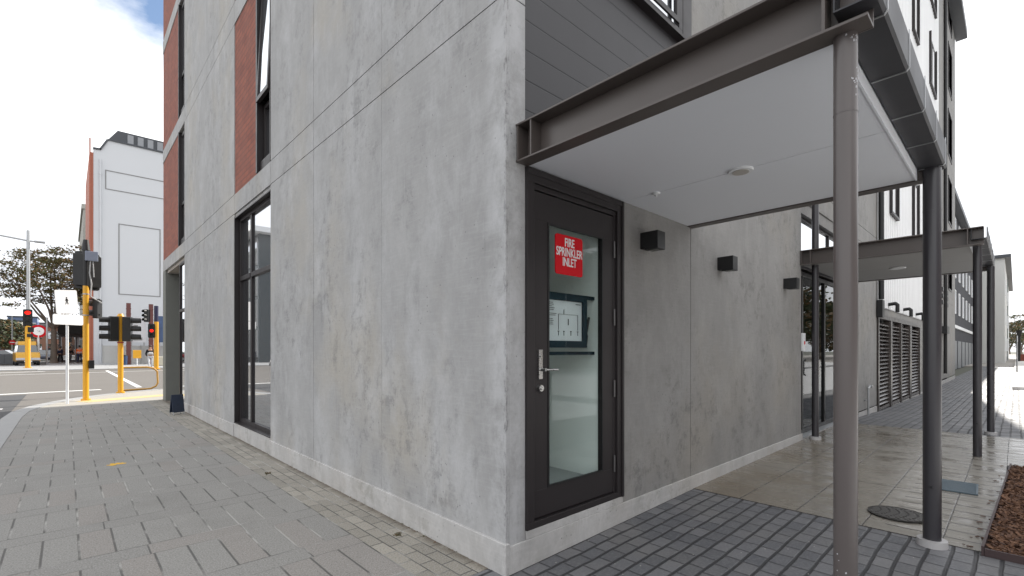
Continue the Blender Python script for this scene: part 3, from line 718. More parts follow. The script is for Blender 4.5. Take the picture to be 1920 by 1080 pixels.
def post(parent, x, y, z0, z1, r, collar=True, plate=False, mat=None):
    m = MB(); m.cyl((x, y, z0), (x, y, z1), r, n=40)
    m.cyl((x, y, z1-.30), (x, y, z1-.296), r+.001, n=40)
    o = m.build('post', mat or POSTM, parent)
    if collar:
        c = MB(); n = 40
        c.cyl((x, y, z0-.04), (x, y, z0+.045), r*1.7, r*1.65, n=n); c.build('base_collar', simple('collar_plastic', (.42, .41, .41), .5) if 'collar_plastic' not in MATS else MATS['collar_plastic'], o)
    sc = MB(); sc.cyl((x-r-.012, y-.0, z0+.42), (x+r+.012, y, z0+.42), .008); sc.build('bolt', BLK, o)
    return o
# near canopy posts (positions relative to the canopy)
pa = post(c1, .045, -1.754, 0, 2.63, .0395, mat=POSTN)
pb = post(c1, 2.42-.13, -1.80, zr(2.42), 2.70, .051)
scf = MB(); rs = random.Random(21)
for (zc_, an, nn, sp_) in ((2.44, radians(-115), 16, .03), (2.605, radians(-115), 14, .008), (.62, radians(175), 5, .03), (.50, radians(170), 5, .02)):
    for i in range(nn):
        a = an+rs.gauss(0, .35); z = zc_+rs.gauss(0, sp_); w = rs.uniform(.02, .08); hh = rs.uniform(.0015, .006)
        scf.add([(.045+.0401*cos(a+k*w), -1.754+.0401*sin(a+k*w), z+j*hh) for k, j in ((-1, -1), (1, -.6), (.8, 1), (-.7, .7))], [(0, 1, 2, 3)])
sco = scf.build('paint_scuffs', simple('scuff_pale', (.45, .45, .47), .6), pa); sco['kind'] = 'stuff'
dl = MB(); dl.cyl((1.17+.0, -.93, 2.625), (1.17, -.93, 2.638), .075, .08, n=32); dlo = dl.build('downlight', WHITE, c1)
MB().cyl((1.17, -.93, 2.621), (1.17, -.93, 2.626), .052, n=32).build('lens', simple('downlight_lens', (.45, .42, .38), .4), dlo)
sp = MB(); sp.cyl((1.17, -.30, 2.622), (1.17, -.30, 2.638), .028, .032, n=20); sp.cyl((1.17, -.30, 2.607), (1.17, -.30, 2.622), .008); sp.build('sprinkler_head', WHITE, c1)
fl = MB(); fl.box(.005, .18, -1.86, -1.62, 2.6299, 2.6301); 
c2, L2 = canopy(5.98, 8.72, 'far steel canopy with grey ceiling over the building entrance', 2.69, 2.905, -1.94)
post(c2, 6.35-5.98, -1.87, zr(6.3)+.004, 2.74, .043, collar=False)
post(c2, 8.60-5.98, -1.93, zr(8.5), 2.74, .045)
post(c2, 6.17-5.98, -.14, zr(6.2)+.005, 4.6, .046)
d2 = MB(); d2.cyl((1.37, -.95, 2.684), (1.37, -.95, 2.699), .10, n=28); d2.build('downlight', WHITE, c2)
# bolt marks and weld on the near beam
# ------------------------------------------------------------------ things on the right-hand ground
mh = thing('manhole_cover', 'round cast iron manhole cover in the concrete slab', 'manhole cover', (*P(1683, 888*1.36/308), zr(3)+.0062))
m = MB(); m.cyl((0, 0, 0), (0, 0, .006), .20, n=40)
m2 = MB()
for i in range(-6, 7):
    hw = sqrt(max(0, .18**2-(i*.027)**2))
    j = -hw
    while j < hw-.02: m2.box(i*.027-.008, i*.027+.008, j, min(j+.045, hw), .006, .012); j += .06
m.cyl((0, 0, .0), (0, 0, .010), .20, n=40, caps=False); m.build('frame', simple('cast_iron', (.045, .042, .04), .5, metal=.3), mh); m2.build('tread', simple('cast_iron_worn', (.12, .115, .11), .4, metal=.4), mh)
gx, gy = P(1797, 888*1.34/(912-657))
gr = thing('drain_grate', 'blue-grey rectangular drain grate in the slab beside the bark bed', 'drain grate', (gx, gy, zr(gx)+.006), radians(2))
m = MB(); m.box(-.24, .24, -.14, -.125, 0, .012).box(-.24, .24, .125, .14, 0, .012).box(-.24, -.225, -.125, .125, 0, .012).box(.225, .24, -.125, .125, 0, .012); m.build('frame', simple('grate_blue', (.10, .14, .17), .4, metal=.3), gr)
m = MB()
for i in range(15): m.box(-.225+i*.0305, -.225+i*.0305+.016, -.125, .125, .002, .010)
m.box(-.225, .225, -.125, .125, 0, .0015); m.build('bars', MATS['grate_blue'], gr)
# bark bed
bed = MB(); bed.prism([(2.46, -4.6), (5.93, -4.6), (5.93, -2.17), (2.46, -2.06)], up, -.2, .078); bed.build('garden_bed', simple('bark_soil', (.04, .022, .014), .95, var=.4, scale=20, bump=.6)).__setitem__('kind', 'structure')
ed = MB(); ed.prism([(2.44, -2.059), (2.44, -2.045), (5.95, -2.155), (5.95, -2.169)], up, -.1, .112); ed.box(2.44, 2.458, -4.6, -2.061, -.1, .098); ed.build('edging_strip', simple('edging_steel', (.05, .03, .03), .6)).__setitem__('kind', 'structure')
ch = MB(); rnd = random.Random(3)
for i in range(9500):
    x, y = rnd.uniform(2.48, 5.90), 0; y = -2.075-(x-2.46)*.032-abs(rnd.gauss(0, .55)) % 1.6
    L, w, th = rnd.choice((1, 1, 1, 1.7))*rnd.uniform(.009, .032), rnd.uniform(.004, .011), rnd.uniform(.0015, .004)
    M = Matrix.Translation((x, y, .082+rnd.uniform(0, .022))) @ Matrix.Rotation(rnd.uniform(0, 2*pi), 4, 'Z') @ Matrix.Rotation(rnd.gauss(0, .35), 4, 'Y') @ Matrix.Rotation(rnd.gauss(0, .5), 4, 'X')
    ch.box(-L, L, -w, w, -th, th, M)
for i in range(16):
    x, y = rnd.uniform(2.5, 5.9), 0; y = -2.035+abs(rnd.gauss(0, .05))-(x-2.46)*.03
    M = Matrix.Translation((x, y, zr(x)+.012)) @ Matrix.Rotation(rnd.uniform(0, 6.28), 4, 'Z'); L = rnd.uniform(.006, .02)
    ch.box(-L, L, -L*.4, L*.4, -.002, .002, M)
mm = NM('bark_chips'); g_ = mm.n('ShaderNodeNewGeometry'); mm.col(mm.mix(g_.outputs['Random Per Island'], (.045, .018, .010), (.17, .085, .045))); mm.rough(.8)
tag(ch.build('bark_mulch', mm.m), 'brown bark mulch in the garden bed', 'mulch', kind='stuff')
# ------------------------------------------------------------------ far right buildings
def far_building(name, label, x0, x1, y0, y1, h, mat, wins=(), roof=True, plane='y', wmat=GLASSW, cat='building', frame=WHITE):
    b = thing(name, label, cat, (x0, y0, -.1)); W_, D_ = x1-x0, y1-y0
    MB().box(0, W_, 0, D_, -.2, h).build('wall', mat, b)
    if roof: MB().box(-.3, W_+.3, -.5, D_+.3, h, h+.35).build('roof', ROOFD, b)
    for (u, z, w, hh) in wins:
        f = MB()
        if plane == 'y':
            f.box(u-.08, u+w+.08, -.06, .02, z-.1, z-.001).box(u-.08, u+w+.08, -.06, .02, z+hh+.001, z+hh+.1).box(u-.08, u-.001, -.06, .02, z, z+hh).box(u+w+.001, u+w+.08, -.06, .02, z, z+hh)
            p_ = MB().box(u, u+w, -.02, .02, z, z+hh)
        else:
            f.box(-.06, .02, u-.08, u+w+.08, z-.1, z-.001).box(-.06, .02, u-.08, u+w+.08, z+hh+.001, z+hh+.1).box(-.06, .02, u-.08, u-.001, z, z+hh).box(-.06, .02, u+w+.001, u+w+.08, z, z+hh)
            p_ = MB().box(-.02, .02, u, u+w, z, z+hh)
        o = f.build('window', frame, b); p_.build('pane', wmat, o)
    return b
wn_ = []
for fl_ in range(3):
    for i in range(9): wn_.append((3.0+i*4.2, 4.6+fl_*2.9, 1.1, 1.7))
db = far_building('dark_apartment_block', 'dark grey block with white framed windows beyond the concrete building', 34, 74, 1.2, 16, 12.5, DKWALL, wn_)
MB().box(0, 40, -.12, 0, 3.3, 3.55).build('white_band', WHITE, db)
m = MB()
for i in range(9): m.box(1.0+i*4.4, 4.4+i*4.4, -.05, .02, 0, 2.3)
m.build('garage_door', simple('garage_door_paint', (.20, .21, .22), .6), db)
wn_ = [(2+i*6, 1.5+f_*3.3, 1.6, 1.6) for f_ in range(3) for i in range(6)]
pb_ = far_building('pale_apartment_block', 'pale block with thin dark roof edge at the right end of the row', 76, 121, -1.3, 14, 12.1, LIGHTB, wn_)
MB().box(22, 25, -.06, 0, -.2, 12).build('green_panel', simple('dark_green_panel', (.05, .09, .08), .6), pb_)
for i, (xx, yy, lb) in enumerate(((88, -4.8, 'rust red planter box nearest the pale block'), (96, -7.5, 'rust red planter box behind the thin pole'))):
    t = thing('planter_box', lb, 'planter', (xx, yy, -.1), 0, 'rust red planter boxes by the side road')
    m = MB(); m.box(0, 8, 0, .06, 0, 1.0).box(0, 8, 2.4, 2.46, 0, 1.0).box(0, .06, .06, 2.4, 0, 1.0).box(7.94, 8, .06, 2.4, 0, 1.0).box(-.05, 8.05, -.05, .0, .92, 1.02); m.build('box', COR, t)
    MB().box(.06, 7.94, .06, 2.4, .5, .9).build('soil', MATS['bark_soil'], t)
x_, y_ = P(1907, 30); t = thing('street_pole', 'thin grey pole at the right edge by the side road', 'pole', (x_, y_, -.05)); MB().cyl((0, 0, 0), (0, 0, 2.4), .04).build('pole', GALV, t); MB().box(-.16, .16, -.03, .0, 2.0, 2.4).build('sign_plate', WHITE, t)
x_, y_ = P(1911, 60); t = thing('lamp_bollard', 'dark post with flared top near the planters', 'lamp post', (x_, y_, -.05)); MB().cyl((0, 0, 0), (0, 0, 3.2), .12).build('post', BLK, t); MB().cyl((0, 0, 3.2), (0, 0, 4.0), .16, .30).build('head', BLK, t)
# ------------------------------------------------------------------ trees
def tree(name, label, loc, h, width, leafmat, n_leaf=5000, leaf=.12, seed=1, trunk_r=.25, clear=.35, group=None, clumps=110, cl=.8):
    rd = random.Random(seed); t = thing(name, label, 'tree', loc, 0, group)
    zc, rz_, rx = h*(1+clear)/2, h*(1-clear)/2, width/2
    tr_ = MB(); ft = Vector((0, 0, h*clear*.75)); tr_.cyl((0, 0, -.1), (0, 0, .5), trunk_r*1.35, trunk_r, n=12, caps=False); tr_.cyl((0, 0, .5), ft, trunk_r, trunk_r*.75, n=12, caps=False)
    cs = []; limbs = []
    for i in range(9):
        a = i*2.4+rd.uniform(-.3, .3); k_ = rd.uniform(.35, .6)
        e = Vector((rx*k_*cos(a), rx*k_*sin(a), zc+rz_*rd.uniform(-.35, .55))) if i else Vector((0, 0, zc+rz_*.5))
        mid = ft.lerp(e, .5)+Vector((rd.uniform(-.3, .3), rd.uniform(-.3, .3), -.25))
        tr_.cyl(ft, mid, trunk_r*.5, trunk_r*.34, n=7, caps=False); tr_.cyl(mid, e, trunk_r*.34, trunk_r*.16, n=6, caps=False); limbs += [mid, e, mid.lerp(e, .5)]
    for i in range(clumps):
        while True:
            p = Vector((rd.uniform(-1, 1), rd.uniform(-1, 1), rd.uniform(-1, 1)))
            if .25 < p.length < 1 and p.z > -.8: break
        sc_ = rd.uniform(.85, 1.08); c = Vector((p.x*rx*sc_, p.y*rx*sc_, zc+p.z*rz_*sc_)); cs.append(c)
        near = min(limbs, key=lambda q_: (q_-c).length); m_ = near.lerp(c, .55)+Vector((0, 0, .1))
        tr_.cyl(near, m_, trunk_r*.13, trunk_r*.08, n=4, caps=False); tr_.cyl(m_, c, trunk_r*.08, trunk_r*.03, n=4, caps=False)
    tr_.build('trunk', BARKT, t)
    lf_ = MB()
    for i in range(n_leaf):
        c = rd.choice(cs)+Vector((rd.gauss(0, 1), rd.gauss(0, 1), rd.gauss(0, .3)))*cl*.5
        a = Vector((rd.gauss(0, 1), rd.gauss(0, 1), rd.gauss(0, .5))).normalized(); b = a.orthogonal().normalized(); b.rotate(Matrix.Rotation(rd.uniform(0, 6.28), 3, a)); q_ = leaf*rd.uniform(.5, 1.3)
        lf_.add([c-a*q_, c+b*q_*.6, c+a*q_, c-b*q_*.6], [(0, 1, 2, 3)])
    lf_.build('crown', leafmat, t); return t
x_, y_ = G(101, 681)
tree('street_tree', 'broad autumn street tree with sparse brown leaves across the intersection', (x_, y_, 0), 13.2, 11.0, LEAF1, 13000, .13, 5, .30, .38, None, 150, .95)
for i, (px, t_, h_, lb) in enumerate(((12, 95, 8, 'low dark tree at the far left end of the street'), (1893, 190, 16, 'reddish tree beyond the pale block'), (1915, 150, 13, 'green tree at the right edge beyond the planters'))):
    x_, y_ = P(px, t_); tree('far_tree', lb, (x_, y_, 0), h_, h_*.75, LEAF2, 2600, .3, 11+i, .3, .12, 'trees far down the streets', 60, 1.8)
for i in range(7):
    tree('far_tree', 'leafy tree across the side road, mirrored in the entrance glass', (30+i*15, -17-i*.8, -.1), 11, 10, LEAF2, 1800, .4, 30+i, .3, .12, 'trees across the side road', 45, 2.2)
# ------------------------------------------------------------------ left far buildings
Yw = 62.0
def XonY(px, Y=Yw):
    dx, dy = D(px); t = (Y-CY)/dy; return CX+t*dx, t
def ZonY(px, py, Y=Yw):
    x, t = XonY(px, Y); return x, CZ+(657-py)*t/888
xl = XonY(175)[0]
wb = thing('white_building', 'tall blank white rendered building across the intersection', 'building', (xl, Yw, 0))
def loc(px, py): x, z = ZonY(px, py); return x-xl, z
zt = 22.6
pr = [(0, -.2), (0, loc(176, 279)[1]), (loc(189, 281)[0], loc(189, 281)[1]), (loc(203, 263)[0], loc(203, 263)[1]), (26, loc(203, 263)[1]-.05), (26, -.2)]
MB().prism(pr, fy, 0, 26).build('wall', WB, wb)
cap = MB()
for a, b in zip(pr[1:-2], pr[2:-1]):
    d = Vector((b[0]-a[0], 0, b[1]-a[1])); L = d.length; an = atan2(d.z, d.x)
    cap.box(-.02, L+.02, -.12, .3, -.02, .14, Matrix.Translation((a[0], 0, a[1])) @ Matrix.Rotation(-an, 4, 'Y'))
cap.build('coping', ROOFD, wb)
zt = pr[4][1]
m = MB(); rx = loc(217, 263)[0]
m.prism([(rx-.8, zt), (rx+.2, zt+1.5), (24, zt+1.5), (24, zt)], fy, .6, 12); ro = m.build('plant_room', ROOFD, wb)
m = MB()
for i in range(14): m.box(rx+1.0+i*.85, rx+1.5+i*.85, .52, .6, zt+.2, zt+1.3)
m.build('louvre', simple('light_louvre', (.28, .29, .31), .5), ro)
ol = MB()
def outline(px0, py0, px1, py1, w=.09):
    x0, z0 = loc(px0, py0); x1, z1 = loc(px1, py1); z0, z1 = max(z0, z1), min(z0, z1)
    ol.box(x0, x1, -.03, .01, z0-w, z0); ol.box(x0, x1, -.03, .01, z1, z1+w); ol.box(x0, x0+w, -.03, .01, z1+w, z0-w); ol.box(x1-w, x1, -.03, .01, z1+w, z0-w)
outline(197, 318, 330, 378); outline(222, 419, 301, 557)
ol.build('panel_outline', WBD, wb)
m = MB(); dxp = loc(188, 300)[0]; m.cyl((dxp, -.14, .2), (dxp, -.14, 21), .07)
for i in range(7): m.cyl((dxp, -.14, 2+i*2.9), (dxp, -.14, 2.2+i*2.9), .1)
m.build('downpipe', WB, wb)
MB().box(-.30, 0, -.05, 14, -.2, pr[1][1]-.4).build('orange_side', ORANGE, wb); MB().box(-.32, -.2, -.12, -.05, 0, pr[1][1]+1.0).build('corner_fin', ORANGE, wb)
gx_ = XonY(156, 94)[0]; gw_ = XonY(173, 94)[0]-gx_; gh_ = ZonY(160, 392, 94)[1]
gb = thing('grey_building', 'grey rendered building behind the white one, beyond the tree', 'building', (gx_, 94, 0))
MB().prism([(0, 0), (0, gh_), (gw_, gh_), (gw_, 0)], fy, 0, 30).build('wall', GREYB, gb); MB().box(-.2, gw_, -.2, 30, gh_, gh_+.7).build('roof', GREYB, gb)
# shop with black fascia
sx, st_ = P(110, 76)
shop = thing('corner_shop', 'low shop with black fascia under the street tree', 'shop', (XonY(110, 76)[0], 76, 0))
MB().box(0, 4.6, 0, 10, 0, 5.5).build('wall', simple('shop_wall', (.16, .15, .15), .8), shop)
MB().box(-.1, 4.6, -1.2, 0.001, 3.4, 4.9).build('fascia', BLK, shop)
text_mesh('fascia_lettering', 'AB', 1.0, POSTERW, shop, Matrix.Translation((3.1, -1.23, 4.15)) @ Matrix.Rotation(pi/2, 4, 'X'), .02)
for i in range(3):
    f = MB().box(.2+i*1.45, .28+i*1.45, -.06, .01, .3, 3.0).box(1.42+i*1.45, 1.5+i*1.45, -.06, .01, .3, 3.0).build('window', GALV, shop); MB().box(.28+i*1.45, 1.42+i*1.45, -.03, .01, .3, 3.0).build('pane', GLASSW, f)
# street-end buildings
for (nm, lb, px0, px1, t_, top, mt) in (
    ('brick_shop', 'rust brown low building at the end of the street', 44, 100, 130, 612, simple('rust_brown_wall', (.20, .10, .07), .8)),
    ('blue_glass_building', 'blue glass building far down the street at the left edge', 14, 52, 150, 594, simple('blue_glass_wall', (.10, .15, .28), .3)),
    ('pale_shop', 'pale awninged building at the far left edge', -60, 16, 120, 600, simple('pale_shop_wall', (.42, .42, .38), .8)),
    ('grey_hall', 'low grey hall behind the far trees at the end of the street', 60, 130, 170, 606, simple('hall_wall', (.24, .22, .22), .8))):
    x0, y0 = P(px0, t_); x1, y1 = P(px1, t_); h = CZ+(657-top)*t_/888
    b = thing(nm, lb, 'building', (x0, y0, 0), face_cam(x0, y0)*.0)
    W_ = abs(x1-x0)+2
    MB().box(0, W_, 0, 15, -.2, h).build('wall', mt, b); MB().box(-.2, W_+.2, -.3, 15.2, h, h+.4).build('roof', ROOFD, b)
    nw = max(2, int(W_/4))
    for i in range(nw):
        for j in range(max(1, int(h/4))):
            f = MB().box(.6+i*W_/nw, .7+i*W_/nw, -.1, .01, 1+j*3.6, 3.2+j*3.6).build('window', WHITE, b); MB().box(.7+i*W_/nw, .6+(i+.75)*W_/nw, -.05, .01, 1+j*3.6, 3.2+j*3.6).build('pane', GLASSW, f)
# glass building across the street (seen mirrored in the street window)
gb2 = thing('glass_office', 'dark glass office building across the street, mirrored in the big window', 'building', (-46, 58, 0))
MB().box(0, 32, 0, 30, -.2, 15).build('wall', simple('office_dark', (.05, .06, .065), .3), gb2); MB().box(-.5, 33.2, -1.2, 30, 15, 15.6).build('roof', WHITE, gb2)
for i in range(10):
    for j in range(4):
        f = MB().box(32, 32.1, .3+i*3, .5+i*3, .6+j*3.6, 3.8+j*3.6).build('window', GALV, gb2); MB().box(32, 32.05, .5+i*3, 3.1+i*3, .6+j*3.6, 3.8+j*3.6).build('pane', GLASSW, f)
sb = thing('unseen_terrace', 'brown brick terrace added out of view across the side lane, to block sky and darken reflections', 'building', (-12, -30, -.1))  # unseen block added to cut southern sky light and darken the glass reflections
MB().box(0, 70, 0, 8, 0, 8.0).build('wall', simple('terrace_brick', (.17, .09, .06), .9, var=.3, scale=2), sb); MB().box(-.3, 70.3, -.3, 8.4, 8.0, 8.5).build('roof', ROOFD, sb)
for i in range(14):
    for j in range(2):
        f = MB().box(1.4+i*5, 1.5+i*5, 7.99, 8.06, .9+j*3.6, 3.0+j*3.6).box(3.5+i*5, 3.6+i*5, 7.99, 8.06, .9+j*3.6, 3.0+j*3.6).build('window', WHITE, sb); MB().box(1.5+i*5, 3.5+i*5, 7.99, 8.03, .9+j*3.6, 3.0+j*3.6).build('pane', GLASSW, f)
# ------------------------------------------------------------------ hoarding, posts, posters in front of the white building
hx0 = loc(190, 660)[0]
ho = thing('hoarding_fence', 'grey hoarding fence along the foot of the white building', 'fence', (xl+hx0, 59.5, 0))
m = MB()
for i in range(12): m.box(i*1.5, i*1.5+1.46, 0, .05, .1, 1.9)
m.build('boards', simple('hoarding_grey', (.42, .42, .41), .8), ho)
m = MB()
for i in range(13): m.box(i*1.5-.05, i*1.5+.0, -.06, 0, 0, 2.0)
m.build('posts', GALV, ho)
for px, lb in ((241, 'tall rust red steel post behind the pair of black signal heads'), (283, 'tall rust red steel post behind the far red signal')):
    x, t_ = XonY(px, 58); p = thing('steel_post', lb, 'post', (x, 58, 0), 0, 'rust red posts in front of the white building')
    m = MB(); m.box(-.17, .17, -.17, .17, 0, 6.1)
    for i in range(11): m.box(-.19, .19, -.19, .19, .3+i*.52, .40+i*.52)
    m.build('lattice', BRNPOST, p)
x, z = ZonY(244, 594, 58); x2, z2 = ZonY(275, 642, 58)
bb = thing('poster_board', 'large white site poster on the hoarding', 'poster', (x, 58.5, 0)); MB().box(0, x2-x, 0, .08, z2, z).build('panel', POSTERW, bb)
m = MB()
for i in range(3): m.box(.3, (x2-x)*.5, -.01, .0, z-.6-i*.28, z-.5-i*.28)
m.box(.2, x2-x-.3, -.01, 0, z2+.2, z2+.5); m.build('print', WBD, bb); MB().box(.1, .2, .1, .2, 0, z2+.4).box(x2-x-.2, x2-x-.1, .1, .2, 0, z2+.4).build('stand', GALV, bb)
x, z = ZonY(297, 592, 58); x2, z2 = ZonY(322, 642, 58)
bb = thing('poster_board', 'blue site poster picturing a tower, beside the near building edge', 'poster', (x, 58.5, 0)); MB().box(0, x2-x, 0, .08, z2, z).build('panel', POSTERB, bb)
m = MB()
for i in range(5):
    for j in range(8): m.box(.5+i*.2, .62+i*.2, -.01, 0, z2+.5+j*.32, z2+.7+j*.32)
m.build('print', POSTERW, bb); MB().box(.1, .2, .1, .2, 0, z2+.4).build('stand', GALV, bb)
# ------------------------------------------------------------------ traffic signals
LENS_OFF = GLASSD
def head(parent, loc_, rz, lit=None, board=True, n=3, hs=.9, visor=True, bw=.22):
    pitch = hs/n; r = pitch*.36
    hb = MB(); hb.prism(rrect(-.16, .16, 0, hs, .04), fy, -.12, .10); h = hb.build('signal_head', BLK, parent, bevel=.01, loc=loc_, rz=rz)
    if board: MB().prism(rrect(-bw, bw, -.08, hs+.08, .07), fy, -.03, -.012).build('target_board', BLK, h); 
    for i in range(n):
        zc = pitch*(n-.5-i)
        MB().cyl((0, -.125, zc), (0, -.119, zc), r, n=20).build('lens', REDL if lit == i else LENS_OFF, h)
        if visor:
            v = MB(); k = 14; vs = []
            for (yy, sc_) in ((-.12, 1.15), (-.36, 1.05)):
                for j in range(k+1):
                    a = radians(-35)+j*radians(250)/k; vs.append((r*sc_*cos(a), yy if True else 0, zc+r*sc_*sin(a)))
            # shorten the lower edges
            v.add(vs, [(j, j+1, k+2+j, k+1+j) for j in range(k)], True); v.build('visor', BLK, h)
    return h
def sig_thing(px, py, label, H, r=.06, group='traffic signals at the intersection'):
    x, y = G(px, py); t = thing('traffic_signal', label, 'traffic signal', (x, y, 0), face_cam(x, y), group)
    m = MB(); m.cyl((0, 0, -.05), (0, 0, H), r, n=20); p = m.build('pole', YEL, t)
    MB().cyl((0, 0, 0), (0, 0, .05), r*1.6, n=16).build('base_flange', YEL, t)
    return t
# nearest signal: pole with heads seen from behind
t = sig_thing(161, 751, 'tall yellow signal pole with black backs of its heads, beside the white footpath sign', 3.25, .068)
MB().cyl((0, 0, 3.25), (0, 0, 4.25), .075, n=16).build('upper_pole', BLK, t)
MB().cyl((0, 0, 4.25), (0, 0, 4.55), .10, .06, n=16).build('pole_cap', BLK, t)
head(t, (-.09, .10, 3.26), radians(155), bw=.17); head(t, (.15, .10, 3.22), radians(205), bw=.17)
MB().box(-.02, .26, -.16, -.06, 3.95, 4.22).build('junction_box', simple('pale_grey_box', (.25, .28, .36), .5), t, bevel=.01)
MB().tube([(.10, -.10, 3.95), (.08, -.10, 3.6), (.12, -.10, 3.3), (.10, -.08, 2.95), (.34, -.02, 2.78)], .016, 8).tube([(.15, -.10, 3.95), (.17, -.1, 3.5)], .012, 8).build('cable', simple('cable_grey', (.45, .45, .45), .5), t)
h_ = head(t, (.25, .05, 2.34), radians(235), n=2, hs=.55, board=False); h_.scale = (.6, .6, 1)
MB().box(.06, .30, -.02, .02, 2.42, 2.46).box(.06, .30, -.02, .02, 2.86, 2.90).build('bracket', BLK, t)
MB().box(.06, .18, -.10, .04, .90, 1.14).build('push_button', BLK, t, bevel=.01)
for z_ in (2.4, 3.0): MB().cyl((0, 0, z_), (0, 0, z_+.03), .075, n=16).build('strap', GALV, t)
# low pair of heads on short pole
t = sig_thing(226, 737, 'short yellow signal pole with two black heads pointing opposite ways', 2.55, .075)
MB().cyl((0, 0, 2.55), (0, 0, 2.64), .10, .06, n=14).build('pole_cap', YEL, t)
head(t, (-.17, -.02, 1.72), radians(-78), board=False, hs=.82); head(t, (.17, -.02, 1.72), radians(78), board=False, hs=.82)
MB().cyl((0, 0, 1.66), (0, 0, 1.70), .09, n=16).build('strap', simple('red_strap', (.3, .02, .02), .5), t)
# hoop rail
x, y = G(230, 731)
hr = thing('hoop_rail', 'yellow rounded hoop rail beside the short signal pole', 'barrier rail', (x, y, 0), face_cam(x, y))
MB().tube([(-.05, 0, .80), (.70, .1, .80), (.90, .12, .75), (1.0, .13, .64), (1.02, .13, .2), (.96, .13, .08), (.80, .11, .0), (-.05, 0, -.02)], .03).build('rail', simple('dull_yellow', (.50, .27, .05), .5), hr)
# far signals
t = sig_thing(52, 690, 'far yellow signal pole with a lit red light below the tall street lamp', 3.4, .16)
h_ = head(t, (0, -.1, 3.45), 0, lit=0, hs=1.2); h_.scale = (1.25, 1, 1)
MB().box(.0, .35, -.2, .05, 2.9, 3.3).box(-.05, .3, -.2, .05, 2.5, 2.75).build('pedestrian_head', BLK, t)
t = sig_thing(293, 692, 'far orange signal pole with a lit red light beside the walking woman', 3.6, .15)
MB().cyl((0, 0, 3.6), (0, 0, 4.8), .14, n=12).build('upper_pole', simple('navy_pole', (.02, .02, .06), .5), t)
head(t, (-.55, -.1, 3.55), radians(-40), board=False, hs=.95); head(t, (-.28, -.1, 2.45), 0, lit=1, hs=.9)
# tall street lamp
x, y = P(53, 39)
t = thing('street_lamp', 'tall grey street lamp with arms both ways above the far red signal', 'street lamp', (x, y, 0), face_cam(x, y))
MB().cyl((0, 0, 0), (0, 0, 11.3), .16, .10, n=16).build('pole', GALV, t)
MB().tube([(-2.6, 0, 10.75), (0, 0, 10.45)], .07).tube([(0, 0, 10.45), (.6, 0, 10.45)], .07).build('arm', GALV, t)
for a, b, z in ((-3.3, -2.4, 10.78), (.35, 1.0, 10.45)): MB().box(a, b, -.18, .18, z-.07, z+.08).build('lamp_head', GALV, t, bevel=.04)
# white footpath sign near us
x, y = G(126, 757)
t = thing('footpath_sign', 'white pedestrian sign on a slim white pole at the kerb', 'sign', (x, y, 0), face_cam(x, y)+radians(34))
t.scale = (.88, 1, 1)
MB().cyl((0, 0, -.02), (0, 0, 2.75), .033, n=16).build('pole', WHITE, t)
WS = emis('white_sign_face', (1, 1, 1), 0.0); WS = simple('reflective_white', (.92, .92, .93), .3, var=.01)
Mt = Matrix.Translation((-.02, -.05, 2.40)) @ Matrix.Rotation(radians(-5), 4, 'Y')
m = MB(); m.prism(rrect(-.29, .29, .0, .62, .04), lambda a, b, d: tuple(Mt @ Vector((a, d, b))), 0, .02); m.build('upper_plate', WS, t)
MB().prism(rrect(-.40, .40, 2.10, 2.37, .05), fy, -.05, -.03).build('lower_plate', WS, t)
m = MB()   # walking figure symbol
f3 = lambda a, b, d: tuple(Mt @ Vector((a, d, b)))
m.prism([(.0+.022*cos(i*pi/5), .47+.022*sin(i*pi/5)) for i in range(10)], f3, -.006, 0)
for pl in ([(-.02, .44), (.02, .44), (.025, .33), (-.02, .33)], [(-.02, .34), (.0, .34), (-.035, .22), (-.055, .22)], [(.005, .34), (.025, .34), (.055, .22), (.035, .22)], [(.02, .43), (.06, .36), (.05, .35), (.015, .40)], [(-.02, .43), (-.055, .36), (-.045, .35), (-.015, .40)]): m.prism(pl, f3, -.006, 0)
m.v = [tuple(f3(0, .31, -.003) [k]+(v[k]-f3(0, .31, -.003)[k])*(.7 if k != 1 else 1) for k in range(3)) for v in m.v]; m.build('walking_symbol', BLK, t)
# round restriction sign
x, y = G(72, 684)
t = thing('road_sign', 'round white road sign with red ring on a white pole', 'road sign', (x, y, 0), face_cam(x, y))
zc = CZ+(657-621)*(888*1.42/27)/888; R_ = .62
MB().cyl((0, 0, 0), (0, 0, zc-.4), .09).build('pole', WHITE, t)
MB().cyl((0, -.08, zc), (0, -.04, zc), R_, n=36).build('ring', REDP, t); MB().cyl((0, -.09, zc), (0, -.08, zc), R_*.66, n=32).build('face', WS, t)
q = MB(); Mq = Matrix.Translation((0, -.095, zc)) @ Matrix.Rotation(radians(35), 4, 'Y'); q.box(-.12, .12, -.005, .002, -.02, .02, Mq).box(-.0, .12, -.005, .002, .02, .1, Mq); q.build('arrow', simple('grey_print', (.5, .5, .5), .5), t)
x, y = G(88, 684); t = thing('street_pole', 'slim grey pole between the round sign and the tree trunk', 'pole', (x, y, 0)); MB().cyl((0, 0, 0), (0, 0, 4.6), .08).build('pole', GALV, t); MB().ball((0, 0, 4.6), .1).build('cap', GALV, t)
x, y = P(23, 70); t = thing('road_sign', 'small red no entry sign far down the street', 'road sign', (x, y, 0), face_cam(x, y)); MB().cyl((0, 0, 0), (0, 0, 6.5), .07).build('pole', GALV, t); MB().cyl((0, -.1, 2.6), (0, -.06, 2.6), .35, n=24).build('disc', REDP, t); MB().box(-.24, .24, -.12, -.1, 2.53, 2.67).build('bar', WHITE, t)
